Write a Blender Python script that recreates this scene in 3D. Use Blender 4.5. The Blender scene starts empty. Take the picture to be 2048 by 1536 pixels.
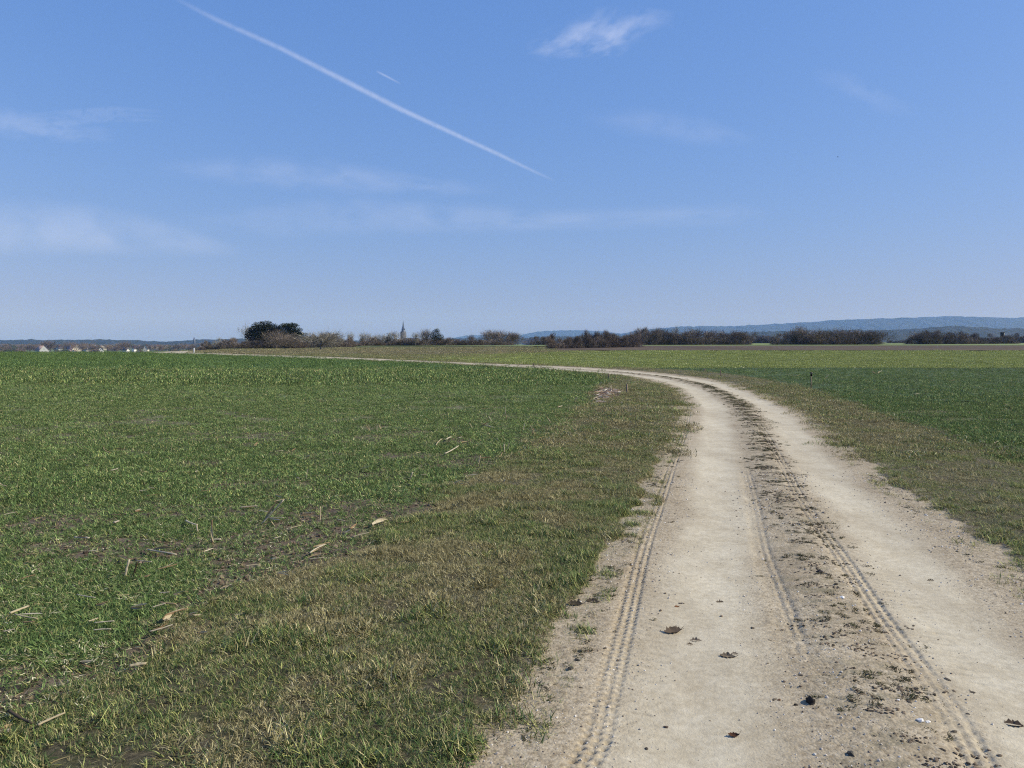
import bpy, math, random
import numpy as np
R = math.radians
rng = np.random.default_rng(7)
random.seed(7)
S = bpy.context.scene
COL = S.collection

# ------------------------------------------------------------------ camera, sky, sun, exposure
F, U0, V0, VH, CH = 1538.0, 1024.0, 768.0, 684.0, 1.7
PITCH = math.atan((V0 - VH) / F)
cam = bpy.data.cameras.new('camera'); cam.sensor_width = 36; cam.lens = 36 * F / 2048
cam.clip_start = 0.05; cam.clip_end = 300000
camo = bpy.data.objects.new('camera', cam); COL.objects.link(camo)
camo.location = (0, 0, CH); camo.rotation_euler = (R(90) - PITCH, 0, 0)
S.camera = camo

SUN_AZ, SUN_EL = R(91), R(37)          # azimuth measured from the view direction (+Y) to the right (+X)
w = bpy.data.worlds.new('World'); S.world = w; w.use_nodes = True
nt = w.node_tree; nt.nodes.clear()
sky = nt.nodes.new('ShaderNodeTexSky'); sky.sky_type = 'NISHITA'; sky.sun_disc = False
sky.sun_elevation = SUN_EL; sky.sun_rotation = SUN_AZ
sky.air_density = 1.6; sky.dust_density = 0.5; sky.ozone_density = 4.0; sky.altitude = 0
sep = nt.nodes.new('ShaderNodeSeparateColor'); cmb = nt.nodes.new('ShaderNodeCombineColor')   # the camera's tone curve in the sky
nt.links.new(sky.outputs[0], sep.inputs[0])
for ch, (gm, kk) in enumerate(((.72, .80), (.52, 1.42), (.36, 3.33))):
    pw = nt.nodes.new('ShaderNodeMath'); pw.operation = 'POWER'; pw.inputs[1].default_value = gm
    ml = nt.nodes.new('ShaderNodeMath'); ml.operation = 'MULTIPLY'; ml.inputs[1].default_value = kk
    nt.links.new(sep.outputs[ch], pw.inputs[0]); nt.links.new(pw.outputs[0], ml.inputs[0]); nt.links.new(ml.outputs[0], cmb.inputs[ch])
bg = nt.nodes.new('ShaderNodeBackground'); bg.inputs[1].default_value = 0.1
wo = nt.nodes.new('ShaderNodeOutputWorld')
nt.links.new(cmb.outputs[0], bg.inputs[0])
nt.links.new(bg.outputs[0], wo.inputs[0])

sl = bpy.data.lights.new('sun', 'SUN'); sl.energy = 4.6; sl.angle = R(0.53); sl.color = (1.0, 0.93, 0.77)
so = bpy.data.objects.new('sun', sl); COL.objects.link(so)
sd = np.array([math.sin(SUN_AZ) * math.cos(SUN_EL), math.cos(SUN_AZ) * math.cos(SUN_EL), math.sin(SUN_EL)])
from mathutils import Vector, Matrix, Euler
so.rotation_euler = Vector(sd).to_track_quat('Z', 'Y').to_euler(); so.location = (0, 0, 60)

vs = S.view_settings
S.display_settings.display_device = 'sRGB'
vs.view_transform = 'Standard'; vs.look = 'None'; vs.exposure = 0.24; vs.gamma = 1.0; vs.use_curve_mapping = False
S.render.engine = 'CYCLES'
S.cycles.max_bounces = 5; S.cycles.diffuse_bounces = 2; S.cycles.glossy_bounces = 1
S.cycles.transmission_bounces = 3; S.cycles.transparent_max_bounces = 12; S.cycles.volume_bounces = 1
S.cycles.use_denoising = False
S.cycles.pixel_filter_type = 'BLACKMAN_HARRIS'; S.cycles.filter_width = 1.15

# ------------------------------------------------------------------ helpers
def tag(o, label=None, cat=None, group=None, kind=None):
    if label: o['label'] = label
    if cat: o['category'] = cat
    if group: o['group'] = group
    if kind: o['kind'] = kind
    return o

def empty(name, loc=(0, 0, 0), rz=0.0):
    o = bpy.data.objects.new(name, None); COL.objects.link(o); o.empty_display_size = 0.2
    o.location = loc; o.rotation_euler = (0, 0, rz); return o

def link(name, me, mat=None, parent=None, loc=None):
    o = bpy.data.objects.new(name, me); COL.objects.link(o)
    if mat is not None and not me.materials: me.materials.append(mat)
    if parent: o.parent = parent
    if loc is not None: o.location = loc
    return o

def mk(name, V, Fs, col=None, smooth=False, attrs=None):
    """mesh from numpy arrays; Fs is one (n,k) array or a list of them"""
    me = bpy.data.meshes.new(name)
    V = np.asarray(V, np.float32)
    if not isinstance(Fs, (list, tuple)): Fs = [Fs]
    Fs = [np.asarray(f, np.int32) for f in Fs if len(f)]
    tot = np.concatenate([np.full(len(f), f.shape[1], np.int32) for f in Fs]) if Fs else np.zeros(0, np.int32)
    idx = np.concatenate([f.ravel() for f in Fs]) if Fs else np.zeros(0, np.int32)
    me.vertices.add(len(V)); me.vertices.foreach_set('co', V.ravel())
    me.loops.add(len(idx)); me.loops.foreach_set('vertex_index', idx)
    me.polygons.add(len(tot))
    st = np.concatenate([[0], np.cumsum(tot)[:-1]]).astype(np.int32) if len(tot) else tot
    me.polygons.foreach_set('loop_start', st); me.polygons.foreach_set('loop_total', tot)
    if smooth: me.polygons.foreach_set('use_smooth', np.ones(len(tot), bool))
    if col is not None:
        a = me.color_attributes.new('col', 'FLOAT_COLOR', 'POINT')
        c = np.ones((len(V), 4), np.float32); c[:, :3] = col; a.data.foreach_set('color', c.ravel())
    for k, v in (attrs or {}).items():
        a = me.attributes.new(k, 'FLOAT', 'POINT'); a.data.foreach_set('value', np.asarray(v, np.float32))
    me.update(calc_edges=True); me.validate()
    return me

def grid_faces(n, m):
    i = np.arange(n * m).reshape(n, m)
    return np.stack([i[:-1, :-1], i[:-1, 1:], i[1:, 1:], i[1:, :-1]], -1).reshape(-1, 4)

def _h(ix, iy, s):
    n = (ix.astype(np.int64) * 374761393 + iy.astype(np.int64) * 668265263 + s * 974634777) & 0x7fffffff
    n = ((n ^ (n >> 13)) * 1274126177) & 0x7fffffff
    return ((n ^ (n >> 16)) & 0xffff) / 65535.0

def vnoise(x, y, s=0):
    x = np.asarray(x, float); y = np.asarray(y, float)
    ix, iy = np.floor(x), np.floor(y); fx, fy = x - ix, y - iy
    fx = fx * fx * (3 - 2 * fx); fy = fy * fy * (3 - 2 * fy)
    ix = ix.astype(np.int64); iy = iy.astype(np.int64)
    return (_h(ix, iy, s) * (1 - fx) + _h(ix + 1, iy, s) * fx) * (1 - fy) + (_h(ix, iy + 1, s) * (1 - fx) + _h(ix + 1, iy + 1, s) * fx) * fy

def fbm(x, y, sc, o=4, s=0):
    t = 0; a = 0.5; n = 0
    for k in range(o):
        t = t + a * vnoise(np.asarray(x) / sc * 2 ** k + 31.7 * k, np.asarray(y) / sc * 2 ** k - 17.3 * k, s + k); n += a; a *= 0.5
    return t / n

def sst(a, b, x):
    t = np.clip((x - a) / (b - a), 0, 1); return t * t * (3 - 2 * t)

def hermite(xs, ys):
    xs = np.asarray(xs, float); ys = np.asarray(ys, float)
    d = np.gradient(ys, xs)
    def f(x):
        x = np.asarray(x, float); k = np.clip(np.searchsorted(xs, x) - 1, 0, len(xs) - 2)
        h = xs[k + 1] - xs[k]; t = np.clip((x - xs[k]) / h, 0, 1); t2 = t * t; t3 = t2 * t
        v = (2 * t3 - 3 * t2 + 1) * ys[k] + (t3 - 2 * t2 + t) * h * d[k] + (-2 * t3 + 3 * t2) * ys[k + 1] + (t3 - t2) * h * d[k + 1]
        v = np.where(x < xs[0], ys[0] + (x - xs[0]) * d[0], v)
        return np.where(x > xs[-1], ys[-1] + (x - xs[-1]) * d[-1], v)
    return f

def ray(u, v):
    a, b = (np.asarray(u, float) - U0) / F, (V0 - np.asarray(v, float)) / F
    c, s = math.cos(PITCH), math.sin(PITCH)
    return a, c + s * b, -s + c * b

# ------------------------------------------------------------------ terrain height: a plain that drops into a valley on the far left
TA = (np.array([0, 250, 300, 400, 440, 480, 580, 690, 1050, 1110, 1300, 2048]) - U0) / F
TD = np.array([1, 100, 119, 145, 200, 300, 380, 600, 1000, 1500, 3000, 6000, 16000.])
TZ = np.array([
 [0, 0, 0, -.5, -1.6, -3.4, -4.8, -8, -13.2, -13.5, -11, 0, 0],
 [0, 0, 0, -.5, -1.6, -3.4, -4.8, -8, -13.2, -13.5, -11, 0, 0],
 [0, 0, 0, 0, -.9, -2.6, -4.0, -7.5, -13, -13.3, -11, 0, 0],
 [0, 0, 0, 0, -.8, -2.2, -3.6, -7.5, -13, -13.3, -11, 0, 0],
 [0, 0, 0, 0, -.6, -1.4, -2.6, -7, -13, -13.3, -11, 0, 0],
 [0, 0, 0, 0, -.35, -.9, -1.6, -5, -10, -12, -11, 0, 0],
 [0, 0, 0, 0, -.3, -.9, -1.4, -4, -9, -11, -11, 0, 0],
 [0, 0, 0, 0, -.1, -.1, -.2, -3, -8, -9, -9, 0, 0],
 [0, 0, 0, 0, 0, .1, -.2, -3, -7, -8, -8, 0, 0],
 [0, 0, 0, 0, 0, .15, .2, -1, -3, -3, -4, 0, 0],
 [0, 0, 0, 0, .05, .25, .45, .3, -1, -1, -2, 5, 5],
 [0, 0, 0, 0, .1, .35, .55, .5, 0, 1, 4, 10, 10]])
LD = np.log(TD)
def T(x, y):
    x = np.asarray(x, float); y = np.asarray(y, float)
    yy = np.maximum(y, 1.0)
    a = np.clip(x / yy, TA[0], TA[-1]); l = np.clip(np.log(yy), 0, LD[-1])
    i = np.clip(np.searchsorted(TA, a) - 1, 0, len(TA) - 2); j = np.clip(np.searchsorted(LD, l) - 1, 0, len(LD) - 2)
    f = (a - TA[i]) / (TA[i + 1] - TA[i]); f = f * f * (3 - 2 * f)
    g = (yy - TD[j]) / (TD[j + 1] - TD[j])
    return (TZ[i, j] * (1 - g) + TZ[i, j + 1] * g) * (1 - f) + (TZ[i + 1, j] * (1 - g) + TZ[i + 1, j + 1] * g) * f

def at(u, v, dmax=3000.):
    """where the line of sight of a pixel of the photograph meets the terrain"""
    dx, dy, dz = ray(u, v)
    if dmax == 0:
        t = -CH / dz; return np.array([dx * t, dy * t])
    ts = np.geomspace(2, dmax, 4000) / dy
    h = CH + dz * ts - T(dx * ts, dy * ts)
    k = np.argmax(h <= 0) if (h <= 0).any() else len(ts) - 1
    return np.array([dx * ts[k], dy * ts[k]])

def curve(px, tail=(), head=()):
    p = np.array([at(u, v, 0) for u, v in px])
    pts = list(head) + [tuple(q) for q in p] + list(tail)
    pts = np.array(pts); return hermite(pts[:, 1], pts[:, 0])

XL = curve([(940, 1536), (1060, 1370), (1130, 1230), (1200, 1130), (1250, 1060), (1290, 980), (1330, 900), (1352, 850), (1359, 805), (1335, 776), (1292, 762), (1240, 752), (1150, 744), (1000, 734), (850, 726), (700, 720), (590, 716), (470, 711.5), (410, 709)],
           tail=[(-52, 112), (-56.5, 119), (-60, 132), (-62, 150)], head=[(-8, -26), (-3.9, -10)])
XR = curve([(2048, 1165), (1950, 1090), (1850, 1020), (1760, 955), (1700, 905), (1640, 850), (1580, 810), (1500, 780), (1440, 763), (1360, 751), (1240, 739.5), (1100, 732), (1000, 728.5), (850, 722), (700, 715.5), (560, 711), (440, 707)],
           tail=[(-51, 122), (-55.5, 133), (-57.5, 150)], head=[(-4.9, -26), (0.1, -10), (3.05, 2.6)])
XFL = curve([(30, 1480), (240, 1360), (450, 1215), (700, 1108), (850, 1028), (950, 953), (1090, 880), (1160, 825), (1198, 785), (1206, 765), (1180, 750), (1100, 742), (1000, 736), (700, 721.5)],
            tail=[(-45, 105), (-60, 120)], head=[(-12, -26), (-7, -10)])
XFR = curve([(2048, 935), (1900, 885), (1800, 848), (1700, 808), (1600, 774), (1500, 755), (1400, 743), (1200, 733), (1000, 726)],
            tail=[(-14, 78), (-38, 108), (-52, 130)], head=[(-2.5, -26), (2.2, -10), (5.3, 4)])

# ------------------------------------------------------------------ materials
def mat(name):
    m = bpy.data.materials.new(name); m.use_nodes = True
    n = m.node_tree; b = n.nodes['Principled BSDF']; b.inputs['Specular IOR Level'].default_value = 0.2
    b.inputs['Roughness'].default_value = 0.85
    return m, n, b

def N(n, t, **k):
    x = n.nodes.new(t)
    for a, v in k.items():
        if a.startswith('i_'): x.inputs[a[2:]].default_value = v
        else: setattr(x, a, v)
    return x

def noise(n, sc, det=4, rough=0.6, vec=None, dim='3D'):
    x = N(n, 'ShaderNodeTexNoise'); x.inputs['Scale'].default_value = sc; x.inputs['Detail'].default_value = det
    x.inputs['Roughness'].default_value = rough
    if vec is not None: n.links.new(vec, x.inputs['Vector'])
    return x.outputs['Fac']

def ramp(n, fac, stops):
    x = N(n, 'ShaderNodeValToRGB'); e = x.color_ramp.elements
    while len(e) < len(stops): e.new(0.5)
    for k, (p, c) in enumerate(stops):
        e[k].position = p; e[k].color = (c[0], c[1], c[2], 1) if hasattr(c, '__len__') else (c, c, c, 1)
    n.links.new(fac, x.inputs[0]); return x.outputs[0]

def mix(n, f, a, b, mode='MIX'):
    x = N(n, 'ShaderNodeMix', data_type='RGBA', blend_type=mode)
    for s, v in ((0, f), (6, a), (7, b)):
        if hasattr(v, 'is_output') or isinstance(v, bpy.types.NodeSocket): n.links.new(v, x.inputs[s])
        elif s == 0: x.inputs[s].default_value = v
        else: x.inputs[s].default_value = (*v, 1)
    return x.outputs[2]

def mth(n, op, a, b=0.0):
    x = N(n, 'ShaderNodeMath', operation=op)
    for s, v in ((0, a), (1, b)):
        if isinstance(v, bpy.types.NodeSocket): n.links.new(v, x.inputs[s])
        else: x.inputs[s].default_value = v
    return x.outputs[0]

def attr(n, name):
    return N(n, 'ShaderNodeAttribute', attribute_name=name)

def geo_pos(n): return N(n, 'ShaderNodeNewGeometry').outputs['Position']

def scaled(n, vec, s):
    x = N(n, 'ShaderNodeVectorMath', operation='MULTIPLY'); n.links.new(vec, x.inputs[0]); x.inputs[1].default_value = s
    return x.outputs[0]

def bump(n, b, h, strength, dist):
    x = N(n, 'ShaderNodeBump'); x.inputs['Strength'].default_value = strength; x.inputs['Distance'].default_value = dist
    n.links.new(h, x.inputs['Height']); n.links.new(x.outputs[0], b.inputs['Normal'])

def attr_mat(name, rough=0.8, spec=0.15, var=0.25, trans=0.0):
    """colour from the mesh's own 'col' attribute, a little different on every instance"""
    m, n, b = mat(name)
    a = attr(n, 'col').outputs['Color']
    oi = N(n, 'ShaderNodeObjectInfo')
    f = mth(n, 'ADD', mth(n, 'MULTIPLY', oi.outputs['Random'], 2 * var), 1 - var)
    x = N(n, 'ShaderNodeVectorMath', operation='SCALE'); n.links.new(a, x.inputs[0]); n.links.new(f, x.inputs['Scale'])
    n.links.new(x.outputs[0], b.inputs['Base Color'])
    b.inputs['Roughness'].default_value = rough; b.inputs['Specular IOR Level'].default_value = spec
    if trans > 0:
        t = N(n, 'ShaderNodeBsdfTranslucent'); n.links.new(x.outputs[0], t.inputs[0])
        ms = N(n, 'ShaderNodeMixShader'); ms.inputs[0].default_value = trans
        o = n.nodes['Material Output']
        n.links.new(b.outputs[0], ms.inputs[1]); n.links.new(t.outputs[0], ms.inputs[2]); n.links.new(ms.outputs[0], o.inputs[0])
    return m

M_blade = attr_mat('grass_blades', 0.7, 0.12, 0.26, 0.22)
M_dry = attr_mat('dry_straw', 0.8, 0.05, 0.12, 0.3)
M_twig = attr_mat('bare_twigs', 0.9, 0.1, 0.16)
M_needle = attr_mat('needles', 0.75, 0.15, 0.12)
M_stone = attr_mat('stone', 0.85, 0.2, 0.25)

# soil + young crop cover
def soil_field():
    m, n, b = mat('field_soil'); p = geo_pos(n)
    soil = ramp(n, noise(n, 9, 6, 0.65, p), [(0.3, (.085, .060, .040)), (0.5, (.15, .112, .075)), (0.72, (.26, .205, .145))])
    green = ramp(n, noise(n, 14, 5, 0.75, p), [(0.32, (.025, .040, .014)), (0.5, (.12, .155, .055)), (0.68, (.22, .25, .10))])
    g = attr(n, 'green').outputs['Fac']
    s = mth(n, 'ADD', g, mth(n, 'MULTIPLY', mth(n, 'SUBTRACT', noise(n, 3.5, 5, 0.7, p), 0.5), 0.9))
    f = ramp(n, s, [(0.35, 0.0), (0.62, 1.0)])
    n.links.new(mix(n, f, soil, green), b.inputs['Base Color'])
    bump(n, b, noise(n, 22, 6, 0.7, p), 1.0, 0.035)
    return m
M_soil = soil_field()

def field_mat(name, a, b_, c, sx=(1, .35, 1), sc=3.0, bmp=0.05, patch=None):
    m, n, b = mat(name); p = scaled(n, geo_pos(n), sx)
    base = ramp(n, noise(n, sc, 8, 0.78, p), [(0.30, a), (0.5, b_), (0.68, c)])
    big = ramp(n, noise(n, 0.05, 4, 0.6, p), [(0.35, 0.82), (0.65, 1.15)])
    col = mix(n, 1.0, base, big, 'MULTIPLY')
    if patch:
        f = ramp(n, noise(n, 0.16, 6, 0.7, p), [(0.48, 0.0), (0.62, 0.8)])
        col = mix(n, f, col, patch)
    n.links.new(col, b.inputs['Base Color'])
    bump(n, b, noise(n, sc * 2.5, 6, 0.8, p), 1.0, bmp)
    return m

# ------------------------------------------------------------------ the ground sheet (out to the far hills, all round)
ang = np.unique(np.concatenate([np.linspace(-math.pi, math.pi, 120), np.linspace(R(-38), R(38), 240)]))
rad = np.concatenate([[0.3], np.geomspace(1.0, 14000, 330)])
AA, RR = np.meshgrid(ang, rad)
gx, gy = RR * np.sin(AA), RR * np.cos(AA)
gy = np.maximum(gy, -500.0); gx = np.clip(gx, -13000, 13000)
gz = T(gx, gy) - 0.035 + (fbm(gx, gy, 0.9, 3, 3) - 0.5) * 0.03 * np.clip(1 - RR / 60, 0, 1)
gz += (fbm(gx, gy, 900, 3, 5) - 0.5) * 8 * sst(2500, 6000, RR)
grn = 0.10 + 0.30 * sst(5, 16, gy) + 0.35 * (fbm(gx, gy, 1.3, 3, 9) - 0.5) + 0.2 * sst(14, 30, gy)
grn += 0.6 * sst(45, 60, RR)
bandd = np.exp(-((gx - XFL(gy)) / 0.35) ** 2) + np.exp(-((gx - XFR(gy)) / 0.5) ** 2)
grn -= 0.35 * bandd * (gy < 40)
ground = link('ground', mk('ground', np.stack([gx, gy, gz], -1).reshape(-1, 3), grid_faces(*gx.shape), smooth=True, attrs={'green': grn.ravel()}), M_soil)
tag(ground, 'flat farmland soil under young green crop', None, None, 'structure')

def patch(name, ys, fa, fb, nx, off, m, kind='structure', label=None):
    ys = np.asarray(ys, float); t = np.linspace(0, 1, nx)[None, :]
    a, b = fa(ys)[:, None], fb(ys)[:, None]
    x = a * (1 - t) + b * t; y = np.repeat(ys[:, None], nx, 1)
    z = T(x, y) + (off(y) if callable(off) else off)
    o = link(name, mk(name, np.stack([x, y, z], -1).reshape(-1, 3), grid_faces(*x.shape)[:, ::1], smooth=True), m)
    return tag(o, label, None, None, kind)

const = lambda c: (lambda y: np.full_like(np.asarray(y, float), c))
offs = lambda k: (lambda y: 0.02 + k * 0.004 * np.maximum(1, y / 25))
# far field left of the track, beyond the tramline at about 46 m
M_fl = field_mat('far_crop', (.045, .085, .025), (.085, .14, .042), (.14, .21, .075), sc=2.6)
patch('crop_field', np.geomspace(46, 140, 60), lambda y: -1.4 * y - 20, lambda y: XFL(y) - 0.3, 60, offs(1), M_fl, label='darker green winter crop field left of the track')
# right: near dark green, far yellow green, brown ploughed strip, thin green strip, olive middle field
M_rn = field_mat('right_crop', (.024, .046, .015), (.055, .088, .032), (.12, .155, .07), sc=4.5)
patch('crop_field', np.geomspace(22, 50, 60), XFR, lambda y: 1.6 * y + 30, 70, lambda y: 0.004 + 0 * y, M_rn, label='dark green young crop field right of the track')
M_ry = field_mat('yellow_green_crop', (.070, .090, .025), (.115, .138, .040), (.19, .205, .075), sc=2.2)
yfar = lambda y: np.where(y < 60, 6.0, 6.0) + 0 * y
patch('meadow', np.geomspace(50, 150, 80), lambda y: XR(y) + 0.8, lambda y: 1.6 * y + 60, 90, offs(1), M_ry, label='yellow green meadow beyond the track')
M_ol = field_mat('olive_field', (.07, .075, .035), (.125, .125, .06), (.20, .19, .105), sc=1.2, patch=(.16, .125, .075))
patch('stubble_field', np.geomspace(108, 330, 70), lambda y: np.maximum(XR(np.minimum(y, 150)) + 0.8, -0.40 * y), lambda y: 0.05 * y - 6 + 0 * y, 60, offs(3), M_ol, label='olive brown stubble field behind the track')
M_br = field_mat('ploughed_soil', (.05, .033, .019), (.095, .066, .04), (.17, .125, .08), sc=1.4, bmp=0.12)
patch('ploughed_field', np.geomspace(145, 265, 30), lambda y: 0.055 * y + 2 * np.sin(y), lambda y: 0.85 * y + 60, 60, offs(5), M_br, label='ploughed brown strip in front of the hedge')
M_gs = field_mat('pale_green_strip', (.10, .13, .04), (.16, .20, .065), (.22, .25, .11), sc=1.0)
patch('meadow', np.geomspace(265, 520, 20), lambda y: -0.22 * y, lambda y: 1.0 * y, 60, offs(6), M_gs, label='pale green meadow strip at the foot of the hedges')

# ------------------------------------------------------------------ dirt track with worn lanes, tyre tread prints and grit
ys = [2.2]
while ys[-1] < 150: ys.append(ys[-1] + max(0.0045, 0.55 * ys[-1] ** 2 / 1307 * (1 if ys[-1] < 30 else 1.5)))
ys = np.concatenate([np.linspace(-26, 2.0, 40), np.array(ys)])
NXR = 340
tr = np.linspace(-0.09, 1.09, NXR)[None, :]
YY = np.repeat(ys[:, None], NXR, 1)
a, b_ = XL(ys)[:, None], XR(ys)[:, None]
XX = a * (1 - tr) + b_ * tr; WW = b_ - a
dm = (tr * 3.05 + 0 * YY)                                    # metres from the left edge
near = np.clip(1 - YY / 45, 0.0, 1)
prof = lambda c, s: np.exp(-((dm - c) / s) ** 2)
wob = (fbm(XX * 0 + 3, YY, 4, 2, 2) - 0.5) * 0.15
ln1, ln2 = prof(0.85 + wob, 0.38), prof(2.3 + wob, 0.36)
cen = prof(1.62 + wob, 0.26)
Z = T(XX, YY) + 0.012 - 0.020 * ln1 - 0.018 * ln2 + 0.014 * cen
Z += (fbm(XX, YY, 0.55, 3, 11) - 0.5) * 0.014 + (fbm(XX, YY, 0.06, 3, 12) - 0.5) * 0.0055 * (0.6 + 1.2 * cen + 1.0 * (tr < 0.08) + 1.0 * (tr > 0.9)) * (YY < 16)
grit = np.clip(1.0 - ln1 - ln2, 0, 1)
Z += (vnoise(XX / 0.013, YY / 0.013, 21) - 0.4) * 0.003 * grit * (YY < 9) * (YY > 2)
tread = np.zeros_like(XX)
def tyre(px, offsets, pitch, depth, y0, y1, wd=0.012, shift=0.5, cont=0.25):
    global Z, tread
    f = curve(px)
    cx = f(ys)[:, None]; slope = np.gradient(f(ys), ys)[:, None]; nrm = 1 / np.sqrt(1 + slope ** 2)
    seg = np.sqrt(1 + slope[:, 0] ** 2) * np.gradient(ys); arc = np.cumsum(seg)[:, None]
    dlat = (XX - cx) * nrm
    fade = sst(y0, y0 + 0.3, YY) * (1 - sst(y1 * 0.7, y1, YY)) * np.clip(2.2 * fbm(XX * 0, YY, 0.6, 3, 31) - .05, .5, 1.2)
    band = np.exp(-(dlat / (max(abs(o) for o in offsets) + 0.03)) ** 4)
    for k, o in enumerate(offsets):
        ph = arc / pitch + k * shift + 0.3 * vnoise(arc / 0.4, arc * 0 + k, 77)
        c = 0.5 + 0.5 * np.cos(2 * np.pi * ph)
        dot = cont + (1 - cont) * sst(0.35, 0.8, c)
        w_ = np.exp(-((dlat - o + 0.004 * np.sin(ph * 3)) / wd) ** 2) * dot * fade * (0.6 + 0.6 * vnoise(arc / pitch, arc * 0 + 5 * k, 5))
        Z = Z - depth * (1 + .7 * (1 - sst(4.5, 7, YY))) * w_ + depth * 0.25 * np.exp(-((dlat - o - 0.022) / 0.012) ** 2) * fade
        tread = np.maximum(tread, w_)
    Z = Z - 0.006 * band * fade
tyre([(1165, 1536), (1185, 1500), (1213, 1400), (1250, 1250), (1287, 1100), (1322, 1000), (1345, 930), (1367, 870), (1377, 820), (1380, 800)], (-0.05, 0.0, 0.045), 0.056, 0.012, 2.3, 24, 0.0100, cont=0.02)
tyre([(1960, 1536), (1900, 1430), (1830, 1330), (1750, 1220), (1690, 1130), (1640, 1060), (1600, 1000), (1570, 940), (1530, 870), (1500, 830)], (-0.05, 0.0, 0.055), 0.075, 0.0075, 2.3, 18, 0.011, cont=0.3)
tyre([(1620, 1400), (1590, 1290), (1560, 1200), (1530, 1120), (1507, 1010), (1490, 940)], (0.0, 0.05), 0.09, 0.0035, 3.9, 12, 0.012, cont=0.7)
# sideways tread lugs pushed out left and right of the prints
for (px, s0, s1, sgn) in (([(1213, 1400), (1250, 1250), (1287, 1100), (1322, 1000), (1345, 930)], 0.08, 0.30, 1), ([(1213, 1400), (1250, 1250), (1287, 1100), (1322, 1000), (1345, 930)], -0.30, -0.09, -1),
                          ([(1960, 1536), (1830, 1330), (1690, 1130), (1600, 1000), (1570, 940)], 0.08, 0.34, 1), ([(1600, 1260), (1570, 1180), (1550, 1100)], -0.2, 0.2, 1)):
    f = curve(px); dl = XX - f(ys)[:, None]
    c = 0.5 + 0.5 * np.cos(2 * np.pi * (YY + dl * 0.25 + 0.02 * vnoise(XX / 0.1, YY / 0.1, 3)) / 0.085)
    Z -= 0.005 * sst(0.7, 0.95, c) * sst(s0, s0 + 0.04, dl) * (1 - sst(s1 - 0.08, s1, dl)) * sst(2.9, 3.6, YY) * (1 - sst(9, 13, YY)) * (vnoise(XX / 0.2, YY / 0.3, 8) > 0.42)
def RZ(x, y):
    """height of the track's surface"""
    x = np.asarray(x, float); y = np.asarray(y, float)
    i = np.clip(np.searchsorted(ys, y), 0, len(ys) - 1); t = (x - XL(y)) / (XR(y) - XL(y))
    j = np.clip(np.rint((t + 0.09) / 1.18 * (NXR - 1)).astype(int), 0, NXR - 1)
    return np.where((t > -.09) & (t < 1.09), np.maximum(Z[i, j], T(x, y) - .02), T(x, y))
wear = np.clip(1.15 * ln1 + 1.15 * ln2 - 0.1, 0, 1)
trk = link('dirt_track', mk('dirt_track', np.stack([XX, YY, Z], -1).reshape(-1, 3), grid_faces(*XX.shape), smooth=True,
           attrs={'wear': wear.ravel(), 'centre': (cen * (0.5 + fbm(XX, YY, 1.2, 3, 6))).ravel(), 'rim': np.clip(np.abs(tr - 0.5) * 2 - 0.78, 0, 1).repeat(len(ys), 0).reshape(len(ys), NXR).ravel() * 4}))
m, n, b = mat('track_dirt'); p = geo_pos(n)
big_ = ramp(n, noise(n, .9, 5, .6, scaled(n, p, (1.5, .35, 1))), [(.35, (.86, .84, .81)), (.6, (1.03, 1.03, 1.02))])
tan = ramp(n, noise(n, 30, 7, 0.72, p), [(0.28, (.26, .205, .135)), (0.5, (.43, .36, .25)), (0.75, (.58, .505, .385))])
pale = ramp(n, noise(n, 24, 6, 0.7, p), [(0.3, (.48, .42, .305)), (0.55, (.56, .495, .365)), (0.8, (.64, .575, .44))])
wv = mth(n, 'ADD', attr(n, 'wear').outputs['Fac'], mth(n, 'MULTIPLY', mth(n, 'SUBTRACT', noise(n, 1.6, 5, 0.65, scaled(n, p, (1.6, .5, 1))), 0.5), 1.0))
c1 = mix(n, ramp(n, wv, [(0.15, 0.0), (0.75, 1.0)]), tan, pale)
stn = ramp(n, noise(n, 3.0, 6, 0.7, p), [(0.40, (.80, .77, .72)), (0.58, (1, 1, 1))])
c1 = mix(n, 0.6, c1, stn, 'MULTIPLY'); c1 = mix(n, 1.0, c1, big_, 'MULTIPLY')
vor = N(n, 'ShaderNodeTexVoronoi'); vor.inputs['Scale'].default_value = 75; n.links.new(p, vor.inputs['Vector'])
peb = ramp(n, vor.outputs['Color'], [(0.0, (.55, .52, .48)), (0.5, (1, 1, 1)), (0.93, (1.0, 1.0, 1.0)), (1.0, (1.45, 1.42, 1.38))])
inv = mth(n, 'SUBTRACT', 1.0, attr(n, 'wear').outputs['Fac'])
c1 = mix(n, mth(n, 'MULTIPLY', inv, 0.85), c1, mix(n, 1.0, c1, peb, 'MULTIPLY'))
dk = ramp(n, noise(n, 6, 6, 0.75, p), [(0.50, 0.0), (0.64, 1.0)])
c1 = mix(n, mth(n, 'MULTIPLY', dk, mth(n, 'MULTIPLY', attr(n, 'rim').outputs['Fac'], 0.6)), c1, (.20, .155, .105))
cg = mth(n, 'MULTIPLY', attr(n, 'centre').outputs['Fac'], ramp(n, noise(n, 5, 6, 0.8, scaled(n, p, (.6, 1.5, 1))), [(0.50, 0.0), (0.60, 0.75)]))
c1 = mix(n, cg, c1, (.19, .165, .10))
n.links.new(c1, b.inputs['Base Color'])
bh = mth(n, 'ADD', noise(n, 55, 6, 0.75, p), mth(n, 'MULTIPLY', vor.outputs['Distance'], mth(n, 'MULTIPLY', inv, -0.6)))
bump(n, b, bh, 0.55, 0.009)
trk.data.materials.append(m); tag(trk, 'pale dirt track curving away to the left', None, None, 'structure')

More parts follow.
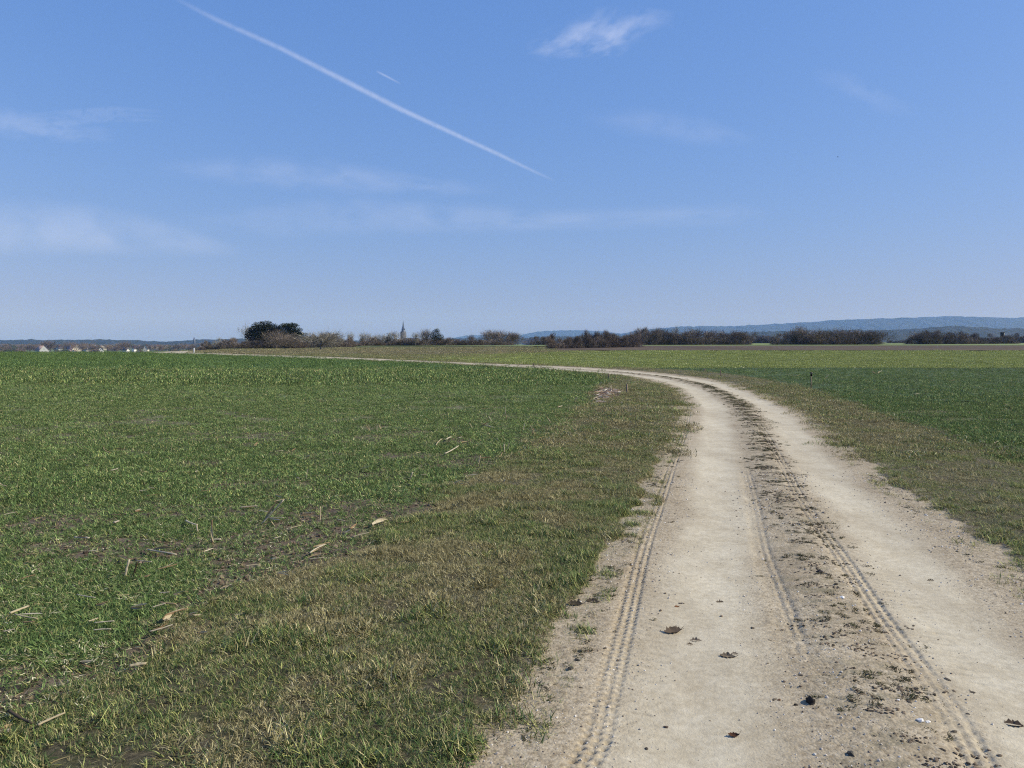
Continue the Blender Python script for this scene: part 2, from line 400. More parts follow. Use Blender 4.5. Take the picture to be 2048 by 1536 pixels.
def VZ(x, y, a, b):
    e = np.minimum(np.abs(x - a), np.abs(b - x)); jag = np.clip((fbm(x, y, 0.45, 4, 71) - 0.42) * 0.5, 0, 1)
    return T(x, y) - 0.045 + 0.075 * sst(0.10, 0.30, e - jag) + (fbm(x, y, 0.25, 4, 44) - 0.5) * 0.035
# grassy verges either side: a sod edge a few centimetres above the dirt
def verge(name, fa, fb, ys_, flip, label):
    ys_ = np.asarray(ys_, float); nx = 60; t = np.linspace(0, 1, nx)[None, :]
    a, b = fa(ys_)[:, None], fb(ys_)[:, None]
    x = a * (1 - t) + b * t; y = np.repeat(ys_[:, None], nx, 1)
    z = VZ(x, y, a, b)
    er = (b - x) if not flip else (x - a); jg = np.clip((fbm(x, y, 0.45, 4, 71) - 0.42) * 0.5, 0, 1)
    o = link(name, mk(name, np.stack([x, y, z], -1).reshape(-1, 3), grid_faces(*x.shape), smooth=True, attrs={'sod': sst(.10, .50, er - jg).ravel()}), M_verge)
    return tag(o, label, None, None, 'structure')
m, n, b = mat('verge_thatch'); p = geo_pos(n)
c = ramp(n, noise(n, 40, 6, 0.75, p), [(0.3, (.035, .03, .017)), (0.5, (.12, .10, .058)), (0.7, (.30, .25, .15))])
c = mix(n, ramp(n, noise(n, 2.2, 5, 0.7, p), [(0.45, 0.0), (0.6, 0.55)]), c, (.085, .10, .035))
dirt = ramp(n, noise(n, 26, 7, 0.75, p), [(.3, (.17, .13, .085)), (.5, (.36, .29, .20)), (.72, (.54, .46, .34))])
sf = ramp(n, mth(n, 'ADD', attr(n, 'sod').outputs['Fac'], mth(n, 'MULTIPLY', mth(n, 'SUBTRACT', noise(n, 9, 6, .75, p), .5), 1.3)), [(.3, 0.0), (.65, 1.0)])
c = mix(n, sf, dirt, c)
n.links.new(c, b.inputs['Base Color']); bump(n, b, noise(n, 60, 6, 0.8, p), 1.0, 0.03); M_verge = m
yv = np.concatenate([np.linspace(-26, 2, 20), np.geomspace(2.2, 110, 420)])
verge('grass_verge', lambda y: XFL(y) - 0.05, lambda y: XL(y) + 0.20, yv, False, 'grassy verge between the left field and the track')
verge('grass_verge', lambda y: XR(y) - 0.18, lambda y: XFR(y) + 0.15, yv[yv < 100], True, 'grassy verge between the track and the right field')

# ------------------------------------------------------------------ instanced blades
def rc(pal, n):
    pal = [(np.array(c), w_) for c, w_ in pal]; ws = np.array([w_ for _, w_ in pal], float); ws /= ws.sum()
    k = rng.choice(len(pal), n, p=ws); C = np.array([c for c, _ in pal])[k]
    return C * rng.uniform(0.5, 1.5, (n, 1))

def blades(name, n, radius, L, W, lean, curl, pal, m, segs=3, disc=True):
    r = radius * np.sqrt(rng.random(n)) if disc else radius * rng.random(n)
    th = rng.random(n) * 2 * np.pi
    bx, by = r * np.cos(th), r * np.sin(th)
    az = rng.random(n) * 2 * np.pi; ln = rng.uniform(*L, n); wd = rng.uniform(*W, n)
    le = rng.uniform(*lean, n); cu = rng.uniform(*curl, n)
    dirx, diry = np.cos(az), np.sin(az); sx, sy = -diry, dirx
    tw = rng.uniform(-0.5, 0.5, n)
    V = []; px, py, pz = bx.copy(), by.copy(), np.full(n, -0.004)
    for k in range(segs + 1):
        f = k / segs; hw = wd * 0.5 * (1 - f ** 1.7) if k < segs else wd * 0
        if k < segs:
            V.append(np.stack([px - sx * hw, py - sy * hw, pz - tw * hw], -1)); V.append(np.stack([px + sx * hw, py + sy * hw, pz + tw * hw], -1))
        else: V.append(np.stack([px, py, pz], -1))
        t = le + cu * f; st = ln / segs
        px = px + dirx * np.sin(t) * st; py = py + diry * np.sin(t) * st; pz = np.maximum(pz + np.cos(t) * st, 0.001)
    nv = len(V); V = np.stack(V, 1).reshape(-1, 3); base = np.arange(n)[:, None] * nv
    q = np.concatenate([base + np.array([2 * k, 2 * k + 1, 2 * k + 3, 2 * k + 2]) for k in range(segs - 1)])
    t3 = base + np.array([2 * segs - 2, 2 * segs - 1, 2 * segs])
    me = mk(name, V, [q, t3], col=np.repeat(rc(pal, n), nv, 0)); me.materials.append(m)
    return bpy.data.objects.new(name, me)

def scatter(name, protos, P, scl, idx, label, tilt=0.15, kind='stuff'):
    c = bpy.data.collections.new(name + '_kinds')
    for k, o in enumerate(protos):
        o.name = '%s_%02d' % (name, k); c.objects.link(o)
    me = mk(name, P, np.zeros((0, 3)))
    n_ = len(P)
    rot = np.stack([rng.normal(0, tilt, n_), rng.normal(0, tilt, n_), rng.random(n_) * 6.2832], -1).astype(np.float32)
    a = me.attributes.new('rot', 'FLOAT_VECTOR', 'POINT'); a.data.foreach_set('vector', rot.ravel())
    a = me.attributes.new('scl', 'FLOAT', 'POINT'); a.data.foreach_set('value', np.asarray(scl, np.float32))
    a = me.attributes.new('idx', 'INT', 'POINT'); a.data.foreach_set('value', np.asarray(idx, np.int32))
    o = link(name, me)
    g = bpy.data.node_groups.new(name, 'GeometryNodeTree')
    g.interface.new_socket('Geometry', in_out='INPUT', socket_type='NodeSocketGeometry')
    g.interface.new_socket('Geometry', in_out='OUTPUT', socket_type='NodeSocketGeometry')
    gi, go = g.nodes.new('NodeGroupInput'), g.nodes.new('NodeGroupOutput')
    ci = g.nodes.new('GeometryNodeCollectionInfo'); ci.inputs['Collection'].default_value = c
    ci.inputs['Separate Children'].default_value = True; ci.inputs['Reset Children'].default_value = True
    ip = g.nodes.new('GeometryNodeInstanceOnPoints'); ip.inputs['Pick Instance'].default_value = True
    def na(t, nm):
        x = g.nodes.new('GeometryNodeInputNamedAttribute'); x.data_type = t; x.inputs['Name'].default_value = nm; return x.outputs[0]
    g.links.new(gi.outputs[0], ip.inputs['Points']); g.links.new(ci.outputs[0], ip.inputs['Instance'])
    g.links.new(na('INT', 'idx'), ip.inputs['Instance Index'])
    e2r = g.nodes.new('FunctionNodeEulerToRotation'); g.links.new(na('FLOAT_VECTOR', 'rot'), e2r.inputs[0])
    g.links.new(e2r.outputs[0], ip.inputs['Rotation'])
    g.links.new(na('FLOAT', 'scl'), ip.inputs['Scale']); g.links.new(ip.outputs[0], go.inputs[0])
    md = o.modifiers.new('scatter', 'NODES'); md.node_group = g
    return tag(o, label, None, None, kind)

def sample(n, y0, y1, xa, xb, pw=1.0):
    """points with a density falling off with distance; xa, xb bounds as functions of y"""
    y = y0 * (y1 / y0) ** rng.random(n) if pw == 1.0 else y0 + (y1 - y0) * rng.random(n)
    a, b = xa(y), xb(y); x = a + (b - a) * rng.random(n)
    return x, y

G1, G2, G3 = (.142, .222, .066), (.275, .345, .125), (.070, .114, .038)
YG, ST, DD, WH = (.38, .39, .13), (.47, .41, .21), (.26, .215, .105), (.62, .56, .37)
pal_w = [(G1, 4), (G2, 2.6), (G3, 4), (YG, 1.2), (ST, .6), (DD, .3)]
pal_w2 = [(G1, 4.5), (G2, 1.6), (G3, 4.5), (YG, .8), (ST, .5), (DD, .5)]
pal_v = [(G1, 1.6), (G3, 2.2), ((.19, .19, .065), 2.4), (YG, 1.9), (ST, 3.2), (DD, 2.6), (WH, .8)]
pal_vg = [(G1, 2.4), (G3, 2.6), ((.19, .19, .07), 3), (YG, 1.5), (ST, 1.8), (DD, 1.5)]
pal_vd = [(G3, .8), ((.24, .21, .10), 2), (ST, 3), (DD, 3.5), (WH, .8)]
lim = lambda s, k: (lambda y: s * (0.70 * y + k))

# left field, near: single wheat seedlings
wh = [blades('w', 11, .035, (.03, .08), (.0035, .0065), (.5, 1.4), (.3, 1.1), pal_w, M_blade) for _ in range(7)]
wp = [blades('w', 130, .28, (.03, .07), (.006, .011), (.4, 1.35), (.2, 1.1), pal_w, M_blade, 2) for _ in range(4)]
wf = [blades('w', 240, 1.1, (.07, .12), (.016, .030), (.1, 1.0), (.2, .8), pal_w, M_blade, 2) for _ in range(4)]
def field_points(lay, xa, xb, side):
    P, Sx, I = [], [], []
    for (n_, y0, y1, sz, i0, i1, s0, s1, thr) in lay:
        y = np.sqrt(rng.uniform(y0 ** 2, y1 ** 2, n_)) if y1 < 30 else (rng.uniform(y0 ** 1.2, y1 ** 1.2, n_)) ** (1 / 1.2)
        a, b = xa(y), xb(y)
        if side == 0: b = b + rng.normal(0, .13, n_)
        else: a = a + rng.normal(.05, .18, n_)
        x = a + (b - a) * rng.random(n_)
        dn = fbm(x, y, 0.9, 4, 61 + side) + 0.25 * (fbm(x, y, 4, 2, 65 + side) - .5)
        edge = np.abs(x - (XFL(y) if side == 0 else XFR(y)))
        dn = dn - 0.07 * np.exp(-(edge / 0.35) ** 2) + thr
        k = (rng.random(n_) < 0.26 + 0.74 * sst(0.34, 0.54, dn)); x, y = x[k], y[k]
        z = T(x, y) - 0.028
        P.append(np.stack([x, y, z], -1)); Sx.append(rng.uniform(s0, s1, len(x))); I.append(rng.integers(i0, i1, len(x)))
    return np.concatenate(P), np.concatenate(Sx), np.concatenate(I)
xfl = lambda y: XFL(y) + 0.5 * (fbm(y * 0, y, .7, 4, 1) - .5) - .02
P, s_, i_ = field_points([(20000, 2.6, 7.5, 0, 0, 7, .65, 1.1, -.085), (22000, 7.5, 13, 0, 0, 7, .7, 1.15, .0), (7000, 8, 22, 0, 7, 11, .7, 1.0, .06), (9000, 22, 46, 0, 7, 11, .9, 1.4, .12), (5200, 30, 118, 0, 11, 15, .8, 1.2, .3)],
                         lambda y: -(0.68 * y + 1.0), xfl, 0)
wd_ = [blades('w', 240, 1.1, (.05, .10), (.016, .030), (.1, 1.0), (.2, .8), [(G1, 5), (G3, 4), (G2, 1.5), (YG, .3)], M_blade, 2) for _ in range(3)]
i_ = np.where((i_ >= 11) & (P[:, 1] > 46), 15 + i_ % 3, i_)
yl = 46 + rng.normal(0, .35, 700); xl_ = -(0.68 * yl + 1) + (XFL(yl) + .68 * yl + 1) * rng.random(700)
wy_ = [blades('w', 160, .6, (.03, .07), (.02, .03), (.6, 1.4), (.1, .5), [(YG, 3), (ST, 2), (G2, 2)], M_blade, 2)]
P = np.concatenate([P, np.stack([xl_, yl, T(xl_, yl)], -1)]); s_ = np.concatenate([s_, rng.uniform(.5, 1, 700)]); i_ = np.concatenate([i_, np.full(700, 18)])
scatter('young_wheat', wh + wp + wf + wd_ + wy_, P, s_, i_, 'young green wheat covering the field left of the track')
mg = [blades('m', 240, 1.2, (.03, .09), (.02, .04), (.3, 1.3), (.2, .7), pal, M_blade, 2) for pal in ([((.25, .295, .08), 4), ((.34, .37, .125), 3), ((.17, .21, .06), 3), (YG, .8), (WH, .15)], [((.22, .22, .095), 4), ((.31, .28, .14), 3), ((.15, .155, .06), 3), (ST, .9)], [((.23, .185, .11), 4), ((.34, .28, .17), 2), ((.18, .19, .075), 2), (ST, 1)])]
n_ = 9500; ym = np.exp(rng.uniform(math.log(50), math.log(250), n_)); xm = rng.uniform(-.42, .70, n_) * ym
xr_ = XR(np.minimum(ym, 150)); k = ((xm > xr_ + .8) | (ym > 150)) & ~((ym > 145) & (xm > .055 * ym)); xm, ym = xm[k], ym[k]
q = xm / ym * 1.0 + rng.normal(0, .05, len(xm)) - np.clip((ym - 70) / 400, 0, .4) + .12
im = np.where(q > .02, 0, np.where(rng.random(len(xm)) < .2 + .5 * (np.abs(ym - 150) < 45), 2, 1))
scatter('meadow_grass', mg, np.stack([xm, ym, T(xm, ym) + .03 + .006 * ym / 25], -1), rng.uniform(.8, 1.3, len(xm)) * np.clip(ym / 90, .8, 2.2), im, 'short grass of the meadow and stubble fields beyond the track', tilt=.03)
# right field
wh = [blades('w', 11, .035, (.03, .08), (.0035, .0065), (.5, 1.4), (.3, 1.1), pal_w2, M_blade) for _ in range(5)]
wp = [blades('w', 120, .28, (.03, .07), (.006, .011), (.4, 1.35), (.2, 1.1), pal_w2, M_blade, 2) for _ in range(4)]
P, s_, i_ = field_points([(3500, 8, 15, 0, 0, 5, .8, 1.3, .04), (5200, 11, 24, 0, 5, 9, .7, 1.1, .05), (6500, 22, 49, 0, 5, 9, .9, 1.5, .15)],
                         XFR, lambda y: 0.70 * y + 1.5, 1)
scatter('young_wheat', wh + wp, P, s_, i_, 'young dark green wheat covering the field right of the track')

# verge grass: short, half dead
vg = [blades('v', 16, .035, (.018, .055), (.0024, .0044), (.3, 1.4), (.1, 1.0), pal, M_blade) for pal in (pal_v, pal_v, pal_vg, pal_vg, pal_vd, pal_vd)]
vp = [blades('v', 170, .24, (.02, .05), (.005, .009), (.3, 1.35), (.1, .9), pal, M_blade, 2) for pal in (pal_v, pal_vg, pal_vd)]
def verge_points(lay, xa, xb, side):
    P, Sx, I = [], [], []
    for (n_, y0, y1, small) in lay:
        y = np.sqrt(rng.uniform(y0 ** 2, y1 ** 2, n_)) if small else rng.uniform(y0, y1, n_)
        a, b = xa(y), xb(y); x = a + (b - a) * rng.random(n_)
        jj = (fbm(y, y * 0, .6, 4, 79) - .5) * .7 + rng.normal(0, .09, n_)
        x = x + (jj * np.clip(1 - (x - a) / .8, 0, 1) if side == 0 else jj * np.clip(1 - (b - x) / .8, 0, 1))
        k = (np.abs(x) < 0.70 * y + 1.0); x, y, a, b = x[k], y[k], a[k], b[k]
        road = b if side == 0 else a
        e = np.abs(x - road); jag = (fbm(x, y, 0.45, 4, 71) - 0.42) * 0.5
        e = e + np.abs(rng.normal(0, .13, len(x))) * (rng.random(len(x)) < .5)
        k = (e + 0.06 > np.clip(jag, 0, 1)) & (rng.random(len(x)) < np.clip(2.6 * fbm(x, y, .30, 4, 73) - .40, .30, 1)); x, y = x[k], y[k]
        q = fbm(x, y, 0.55, 5, 75) + rng.normal(0, .085, len(x)) + .35 * (fbm(x, y, 1.9, 2, 76) - .5)
        dead = (q > 0.53).astype(int); gr = (q < 0.44).astype(int)
        near_road = np.abs(x - (XL(y) if side == 0 else XR(y))) < 0.55
        if small: idx = np.where(gr | (near_road & (rng.random(len(x)) < .35)), rng.integers(2, 4, len(x)), np.where(dead, rng.integers(4, 6, len(x)), rng.integers(0, 2, len(x))))
        else: idx = np.where(gr, 7, np.where(dead, 8, 6))
        P.append(np.stack([x, y, np.maximum(VZ(x, y, xa(y), xb(y)), T(x, y) - .01) + 0.001], -1)); Sx.append(rng.uniform(.55, 1.0, len(x)) * (1 + .8 * (fbm(x, y, .22, 2, 78) > .66))); I.append(idx)
    return np.concatenate(P), np.concatenate(Sx), np.concatenate(I)
P, s_, i_ = verge_points([(54000, 2.5, 9, 1), (24000, 9, 14, 1), (3400, 11, 30, 0), (2600, 30, 75, 0)], lambda y: XFL(y) - .1, lambda y: XL(y) + .22, 0)
scatter('verge_grass', vg + vp, P, s_, i_, 'short half dead grass on the verge left of the track')
vg = [blades('v', 16, .035, (.018, .055), (.0024, .0044), (.3, 1.4), (.1, 1.0), pal, M_blade) for pal in (pal_v, pal_v, pal_vg, pal_vg, pal_vd, pal_vd)]
vp = [blades('v', 170, .24, (.02, .05), (.005, .009), (.3, 1.35), (.1, .9), pal, M_blade, 2) for pal in (pal_v, pal_vg, pal_vd)]
P, s_, i_ = verge_points([(9000, 4.5, 9, 1), (14000, 9, 15, 1), (2600, 11, 30, 0), (1800, 30, 75, 0)], lambda y: XR(y) - .20, lambda y: XFR(y) + .2, 1)
scatter('verge_grass', vg + vp, P, s_, i_, 'short half dead grass on the verge right of the track')

# sparse flattened tufts on the crown of the track
ct = [blades('c', 34, .05, (.015, .04), (.003, .006), (.8, 1.5), (.1, .5), [((.09, .10, .04), 3), ((.14, .15, .06), 3), ((.24, .18, .10), 2), ((.11, .08, .05), 2)], M_blade) for _ in range(5)]
n_ = 22000
y = rng.uniform(2.8, 44, n_) ** 1.0; t = rng.normal(0.545, 0.055, n_); x = XL(y) * (1 - t) + XR(y) * t
dens = (0.18 + 0.12 * sst(5, 7, y) + 0.10 * sst(6, 8.5, y) * (1 - sst(11, 14, y)) + 0.15 * sst(15, 17, y) * (1 - sst(27, 33, y)) - .12 * sst(30, 40, y)) * (fbm(x * .5, y, 0.14, 3, 81) > 0.53)
k = rng.random(n_) < dens * np.where(y < 6, 1.3, 1.0)
x, y = x[k], y[k]; 
xe = np.concatenate([x]); ye = np.concatenate([y])
n2 = 700; y2 = rng.uniform(2.8, 14, n2); sd_ = rng.random(n2) < .6
x2 = np.where(sd_, XL(y2) + np.abs(rng.normal(.0, .16, n2)), XR(y2) - np.abs(rng.normal(0, .14, n2)))
k2 = fbm(x2, y2, .3, 3, 83) > .48; x2, y2 = x2[k2], y2[k2]
xe = np.concatenate([xe, x2]); ye = np.concatenate([ye, y2])
ct2 = [blades('c', 70, .05, (.012, .035), (.004, .008), (.9, 1.5), (.1, .4), [((.045, .05, .022), 4), ((.08, .085, .035), 2), ((.10, .07, .045), 2), ((.20, .16, .09), .6)], M_blade) for _ in range(4)]
ct += ct2
s_ = rng.uniform(.3, 1.1, len(xe)) * np.clip(ye / 12, .8, 1.35); i_ = np.where((ye < 13) | (rng.random(len(xe)) < .3), rng.integers(5, 9, len(xe)), rng.integers(0, 5, len(xe)))
scatter('track_grass', ct, np.stack([xe, ye, RZ(xe, ye) - .002], -1), s_, i_, 'sparse flattened grass tufts on the crown of the track', tilt=.1)

# loose grit and pebbles on the track
def rock(name, seed, squash=.6, pal=(.5, .45, .38), sub=1):
    import bmesh
    bm = bmesh.new(); bmesh.ops.create_icosphere(bm, subdivisions=sub, radius=1)
    r_ = random.Random(seed)
    for v in bm.verts:
        f = 1 + r_.uniform(-.28, .28); v.co = Vector((v.co.x * f, v.co.y * f * r_.uniform(.8, 1.1), v.co.z * f * squash))
    me = bpy.data.meshes.new(name); bm.to_mesh(me); bm.free()
    a = me.color_attributes.new('col', 'FLOAT_COLOR', 'POINT')
    for d in a.data: d.color = (*pal, 1)
    me.materials.append(M_stone); return me
pb = [bpy.data.objects.new('p', rock('pebble', k, .65, c)) for k, c in enumerate([(.55, .50, .42), (.66, .62, .55), (.42, .36, .29), (.30, .25, .19), (.60, .52, .42), (.20, .15, .11)])]
n_ = 17000; y = 2.8 * (10 / 2.8) ** rng.random(n_) ; t = rng.uniform(-.03, 1.03, n_); x = XL(y) * (1 - t) + XR(y) * t
d_ = t * 3.05; g_ = 1 - np.exp(-((d_ - .85) / .36) ** 2) - np.exp(-((d_ - 2.3) / .34) ** 2)
k = (rng.random(n_) < np.clip(g_, .06, 1) * np.clip(fbm(x, y, .35, 3, 91) * 2.6 - .7, 0.05, 1)); x, y = x[k], y[k]
s_ = .0022 + .0045 * rng.random(len(x)) ** 3 + .006 * (rng.random(len(x)) < .02)
scatter('gravel', pb, np.stack([x, y, RZ(x, y) + s_ * .2], -1), s_ * np.clip(y / 5, .9, 1.6), rng.integers(0, 6, len(x)), 'loose grit and small pebbles on the dirt track', tilt=.5)
ec = [bpy.data.objects.new('p', rock('clod', 60 + k, .5, c)) for k, c in enumerate([(.10, .075, .048), (.15, .115, .075), (.065, .05, .035), (.20, .15, .10)])]
n_ = 9000; y = 2.8 * (22 / 2.8) ** rng.random(n_); t = rng.normal(.545, .05, n_); x = XL(y) * (1 - t) + XR(y) * t
k = fbm(x * .45, y, .11, 3, 97) + .12 * (fbm(x, y, .9, 2, 98) - .5) > .615 + .01 * (y < 5); x, y = x[k], y[k]
scatter('earth_crumbs', ec, np.stack([x, y, RZ(x, y)], -1), rng.uniform(.003, .013, len(x)) * np.clip(y / 7, .9, 1.9), rng.integers(0, 4, len(x)), 'low strip of brown earth crumbs along the crown of the track', tilt=.3)
# soil crumbs in the field gaps
cl = [bpy.data.objects.new('p', rock('clod', 20 + k, .6, c)) for k, c in enumerate([(.15, .11, .075), (.20, .15, .105), (.11, .08, .055)])]
n_ = 7000; y = np.sqrt(rng.uniform(2.6 ** 2, 11 ** 2, n_)); x = -(0.68 * y + 1) + (XFL(y) + .5 + .68 * y + 1) * rng.random(n_)
k = fbm(x, y, .9, 4, 61) < .52; x, y = x[k], y[k]
scatter('soil_clods', cl, np.stack([x, y, T(x, y) - .03], -1), rng.uniform(.004, .022, len(x)), rng.integers(0, 3, len(x)), 'crumbly brown soil clods among the young wheat', tilt=.5)
# dry maize litter flecks on the field
fl = [blades('f', 3, .05, (.04, .12), (.006, .014), (1.2, 1.5), (.05, .4), [(ST, 2), (WH, 2), (DD, 2)], M_dry) for _ in range(4)]
n_ = 13000; y = 2.8 * (100 / 2.8) ** rng.random(n_); x = -(0.68 * y + 1) + (XFL(y) + .68 * y + 1) * rng.random(n_)
k = fbm(x, y, 1.5, 3, 95) > .48; x, y = x[k], y[k]
xr = 6 + 80 * rng.random(2600); yr = rng.uniform(10, 110, 2600); k = (xr > XFR(np.minimum(yr, 60))) & (xr < .7 * yr + 1); xr, yr = xr[k], yr[k]
x = np.concatenate([x, xr]); y = np.concatenate([y, yr])
scatter('maize_litter', fl, np.stack([x, y, T(x, y) - .005], -1), rng.uniform(.2, .7, len(x)) * np.clip(y / 12, .8, 2.6), rng.integers(0, 4, len(x)), 'scattered bits of dry maize leaf lying on the fields', tilt=.2)

# ------------------------------------------------------------------ far hills and woods
M_wood = None
def forest_mat(name, a, b_, c, sc):
    m, n, b = mat(name); p = geo_pos(n)
    n.links.new(ramp(n, noise(n, sc, 5, 0.7, p), [(0.35, a), (0.5, b_), (0.68, c)]), b.inputs['Base Color']); return m
M_hill = forest_mat('hill_forest', (.018, .024, .012), (.035, .042, .022), (.075, .07, .042), 0.02)
M_wood = forest_mat('belt_forest', (.016, .026, .014), (.034, .042, .024), (.065, .06, .042), 0.05)
def ridge(name, D, depth, pts, rough, tsize, m, label, kind='structure', zb=-14, nx=900):
    us = np.array([p_[0] for p_ in pts], float); vsx = np.array([p_[1] for p_ in pts], float)
    x = np.linspace((us[0] - U0) / F * D, (us[-1] - U0) / F * D, nx); u = U0 + x / D * F
    h = CH + (VH - np.interp(u, us, vsx)) / F * D
    ny = 16; t = np.linspace(0, 1, ny)
    X = np.repeat(x[:, None], ny, 1); Y = D + (t[None, :] - 0.45) * depth + 0 * X
    prof_ = np.sin(np.pi * t) ** 0.7
    base = zb
    Zr = base + (h[:, None] - base) * prof_[None, :]
    Zr = Zr + (rough * (fbm(X, Y, tsize * 6, 3, 51) - .5) + rough * (fbm(X, Y, tsize, 2, 53) - .5)) * prof_[None, :] * 1.2
    Zr[:, 0] = base - 3; Zr[:, -1] = base - 3
    o = link(name, mk(name, np.stack([X, Y, Zr], -1).reshape(-1, 3), grid_faces(nx, ny), smooth=False), m)
    return tag(o, label, None, None, kind)
ridge('hill', 10000, 3600, [(1150, 676), (1230, 670), (1280, 661), (1330, 656), (1400, 653), (1480, 652), (1550, 648), (1620, 646), (1660, 642), (1700, 639), (1760, 637), (1850, 634.5), (1900, 633), (1960, 634), (2015, 638), (2048, 635), (2400, 628), (3000, 640), (3600, 660)], 26, 45, M_hill, 'long blue wooded ridge on the right horizon', nx=1300)
ridge('hill', 12600, 1600, [(880, 679), (930, 672), (960, 670), (1040, 670), (1070, 664), (1110, 661), (1150, 660), (1180, 661), (1240, 667), (1300, 672)], 22, 50, M_hill, 'low pale blue hill left of the long ridge', nx=500)
ridge('forest', 3600, 700, [(-1400, 676), (-400, 679), (0, 681), (60, 680.5), (130, 680), (200, 680.5), (260, 681), (300, 683.5), (345, 684), (375, 681), (430, 679), (480, 678), (600, 680), (700, 682), (770, 681), (850, 682), (930, 677), (1040, 676), (1100, 673), (1300, 671)], 9, 14, M_wood, 'dark blue forest belt along the left and middle horizon', 'stuff', nx=1600)
ridge('forest', 3300, 700, [(1060, 676), (1200, 673), (1350, 669), (1430, 668), (1500, 665), (1560, 662.5), (1700, 661.5), (1800, 660), (1860, 656), (1900, 653.5), (1945, 654), (1990, 657), (2048, 658), (2500, 655), (3400, 660)], 9, 14, M_wood, 'dark blue forest belt below the ridge on the right', 'stuff', nx=1300)
ridge('forest', 2100, 260, [(-900, 688), (-200, 689), (0, 689), (120, 690), (260, 692), (330, 691), (400, 689), (520, 690), (640, 690)], 7, 9, forest_mat('near_wood', (.03, .038, .018), (.065, .06, .038), (.13, .10, .075), 0.09), 'grey brown wood and gardens behind the village', 'stuff', nx=900)

# ------------------------------------------------------------------ trees and bushes
def tris_from_dir(P, D, Ln, Wd):
    s = np.cross(D, rng.normal(size=D.shape)); s /= np.linalg.norm(s, axis=1)[:, None] + 1e-9
    V = np.stack([P - s * Wd[:, None] / 2, P + s * Wd[:, None] / 2, P + D * Ln[:, None]], 1).reshape(-1, 3)
    return V, np.arange(len(V)).reshape(-1, 3)

def tubes(segs, k=4):
    """segs: list of (p0, p1, r0, r1)"""
    V, Q = [], []
    for (p0, p1, r0, r1) in segs:
        p0, p1 = np.array(p0, float), np.array(p1, float); d = p1 - p0; d /= np.linalg.norm(d) + 1e-9
        s = np.cross(d, [0.3, 0.1, 1.0]); s /= np.linalg.norm(s) + 1e-9; t = np.cross(d, s); b0 = len(V)
        for (c, r) in ((p0, r0), (p1, r1)):
            for j in range(k):
                a = 2 * np.pi * j / k; V.append(c + (s * math.cos(a) + t * math.sin(a)) * r)
        for j in range(k): Q.append([b0 + j, b0 + (j + 1) % k, b0 + k + (j + 1) % k, b0 + k + j])
        if k > 3 and False: pass
    return np.array(V), np.array(Q)

def bush_mesh(seed, n=2600, pal=None, wdt=0.62, twl=(.07, .2), tww=(.006, .013)):
    global rng
    keep = rng; rng = np.random.default_rng(seed)
    nc = 11; cr = rng.random(nc) ** .6 * .62 * wdt; ca = rng.random(nc) * 6.283
    C = np.stack([cr * np.cos(ca), cr * np.sin(ca), rng.uniform(.22, .72, nc) * (1 - .75 * (cr / (.62 * wdt)) ** 2) + .12], -1)
    Rr = rng.uniform(.14, .27, nc); k = rng.integers(0, nc, n)
    q = rng.normal(size=(n, 3)); q /= np.linalg.norm(q, axis=1)[:, None]
    P = C[k] + q * (Rr[k] * rng.random(n) ** .45)[:, None] * np.array([wdt * 1.5, wdt * 1.5, 1])
    P[:, 2] = np.abs(P[:, 2]) * .95
    low = rng.random(n) < .25; P[low, 2] *= rng.random(low.sum()) * .6
    D = P * np.array([.8, .8, 1.0]) + rng.normal(0, .25, (n, 3)) + np.array([0, 0, .35]); D /= np.linalg.norm(D, axis=1)[:, None]
    V, Fc = tris_from_dir(P, D, rng.uniform(*twl, n), rng.uniform(*tww, n))
    segs = [((rng.normal(0, .05), rng.normal(0, .05), -.03), C[j], .018, .006) for j in range(nc)]
    V2, Q2 = tubes(segs)
    cols = np.concatenate([np.repeat(rc(pal, n), 3, 0), np.tile(np.array(pal[0][0]) * .8, (len(V2), 1))])
    Vt = np.concatenate([V, V2]); top = np.percentile(V[:, 2], 97); Vt = Vt / top
    me = mk('bush', Vt, [Fc, Q2 + len(V)], col=cols); me.materials.append(M_twig)
    rng = keep; return me

def limbs(seed, n=60, spread=.33, trunk=.3, r0=.018, up=.6, gens=3):
    r = random.Random(seed); segs = []; tips = []
    def grow(p, d, L, rad, g):
        q = p + d * L; segs.append((p, q, rad, rad * .65)); 
        if g == 0: tips.append(q); return
        for _ in range(r.choice([2, 3, 3])):
            nd = d + Vector((r.uniform(-1, 1) * spread * 2.4, r.uniform(-1, 1) * spread * 2.4, r.uniform(-.2, 1) * up)); nd.normalize()
            grow(q, nd, L * r.uniform(.55, .85), rad * .6, g - 1)
    p = Vector((0, 0, -.03)); q = Vector((r.uniform(-.02, .02), 0, trunk)); segs.append((p, q, r0, r0 * .8))
    for _ in range(5):
        d = Vector((r.uniform(-1, 1) * spread * 2, r.uniform(-1, 1) * spread * 2, 1)).normalized()
        grow(q, d, (1 - trunk) * .33, r0 * .6, gens - 1)
    return segs, tips

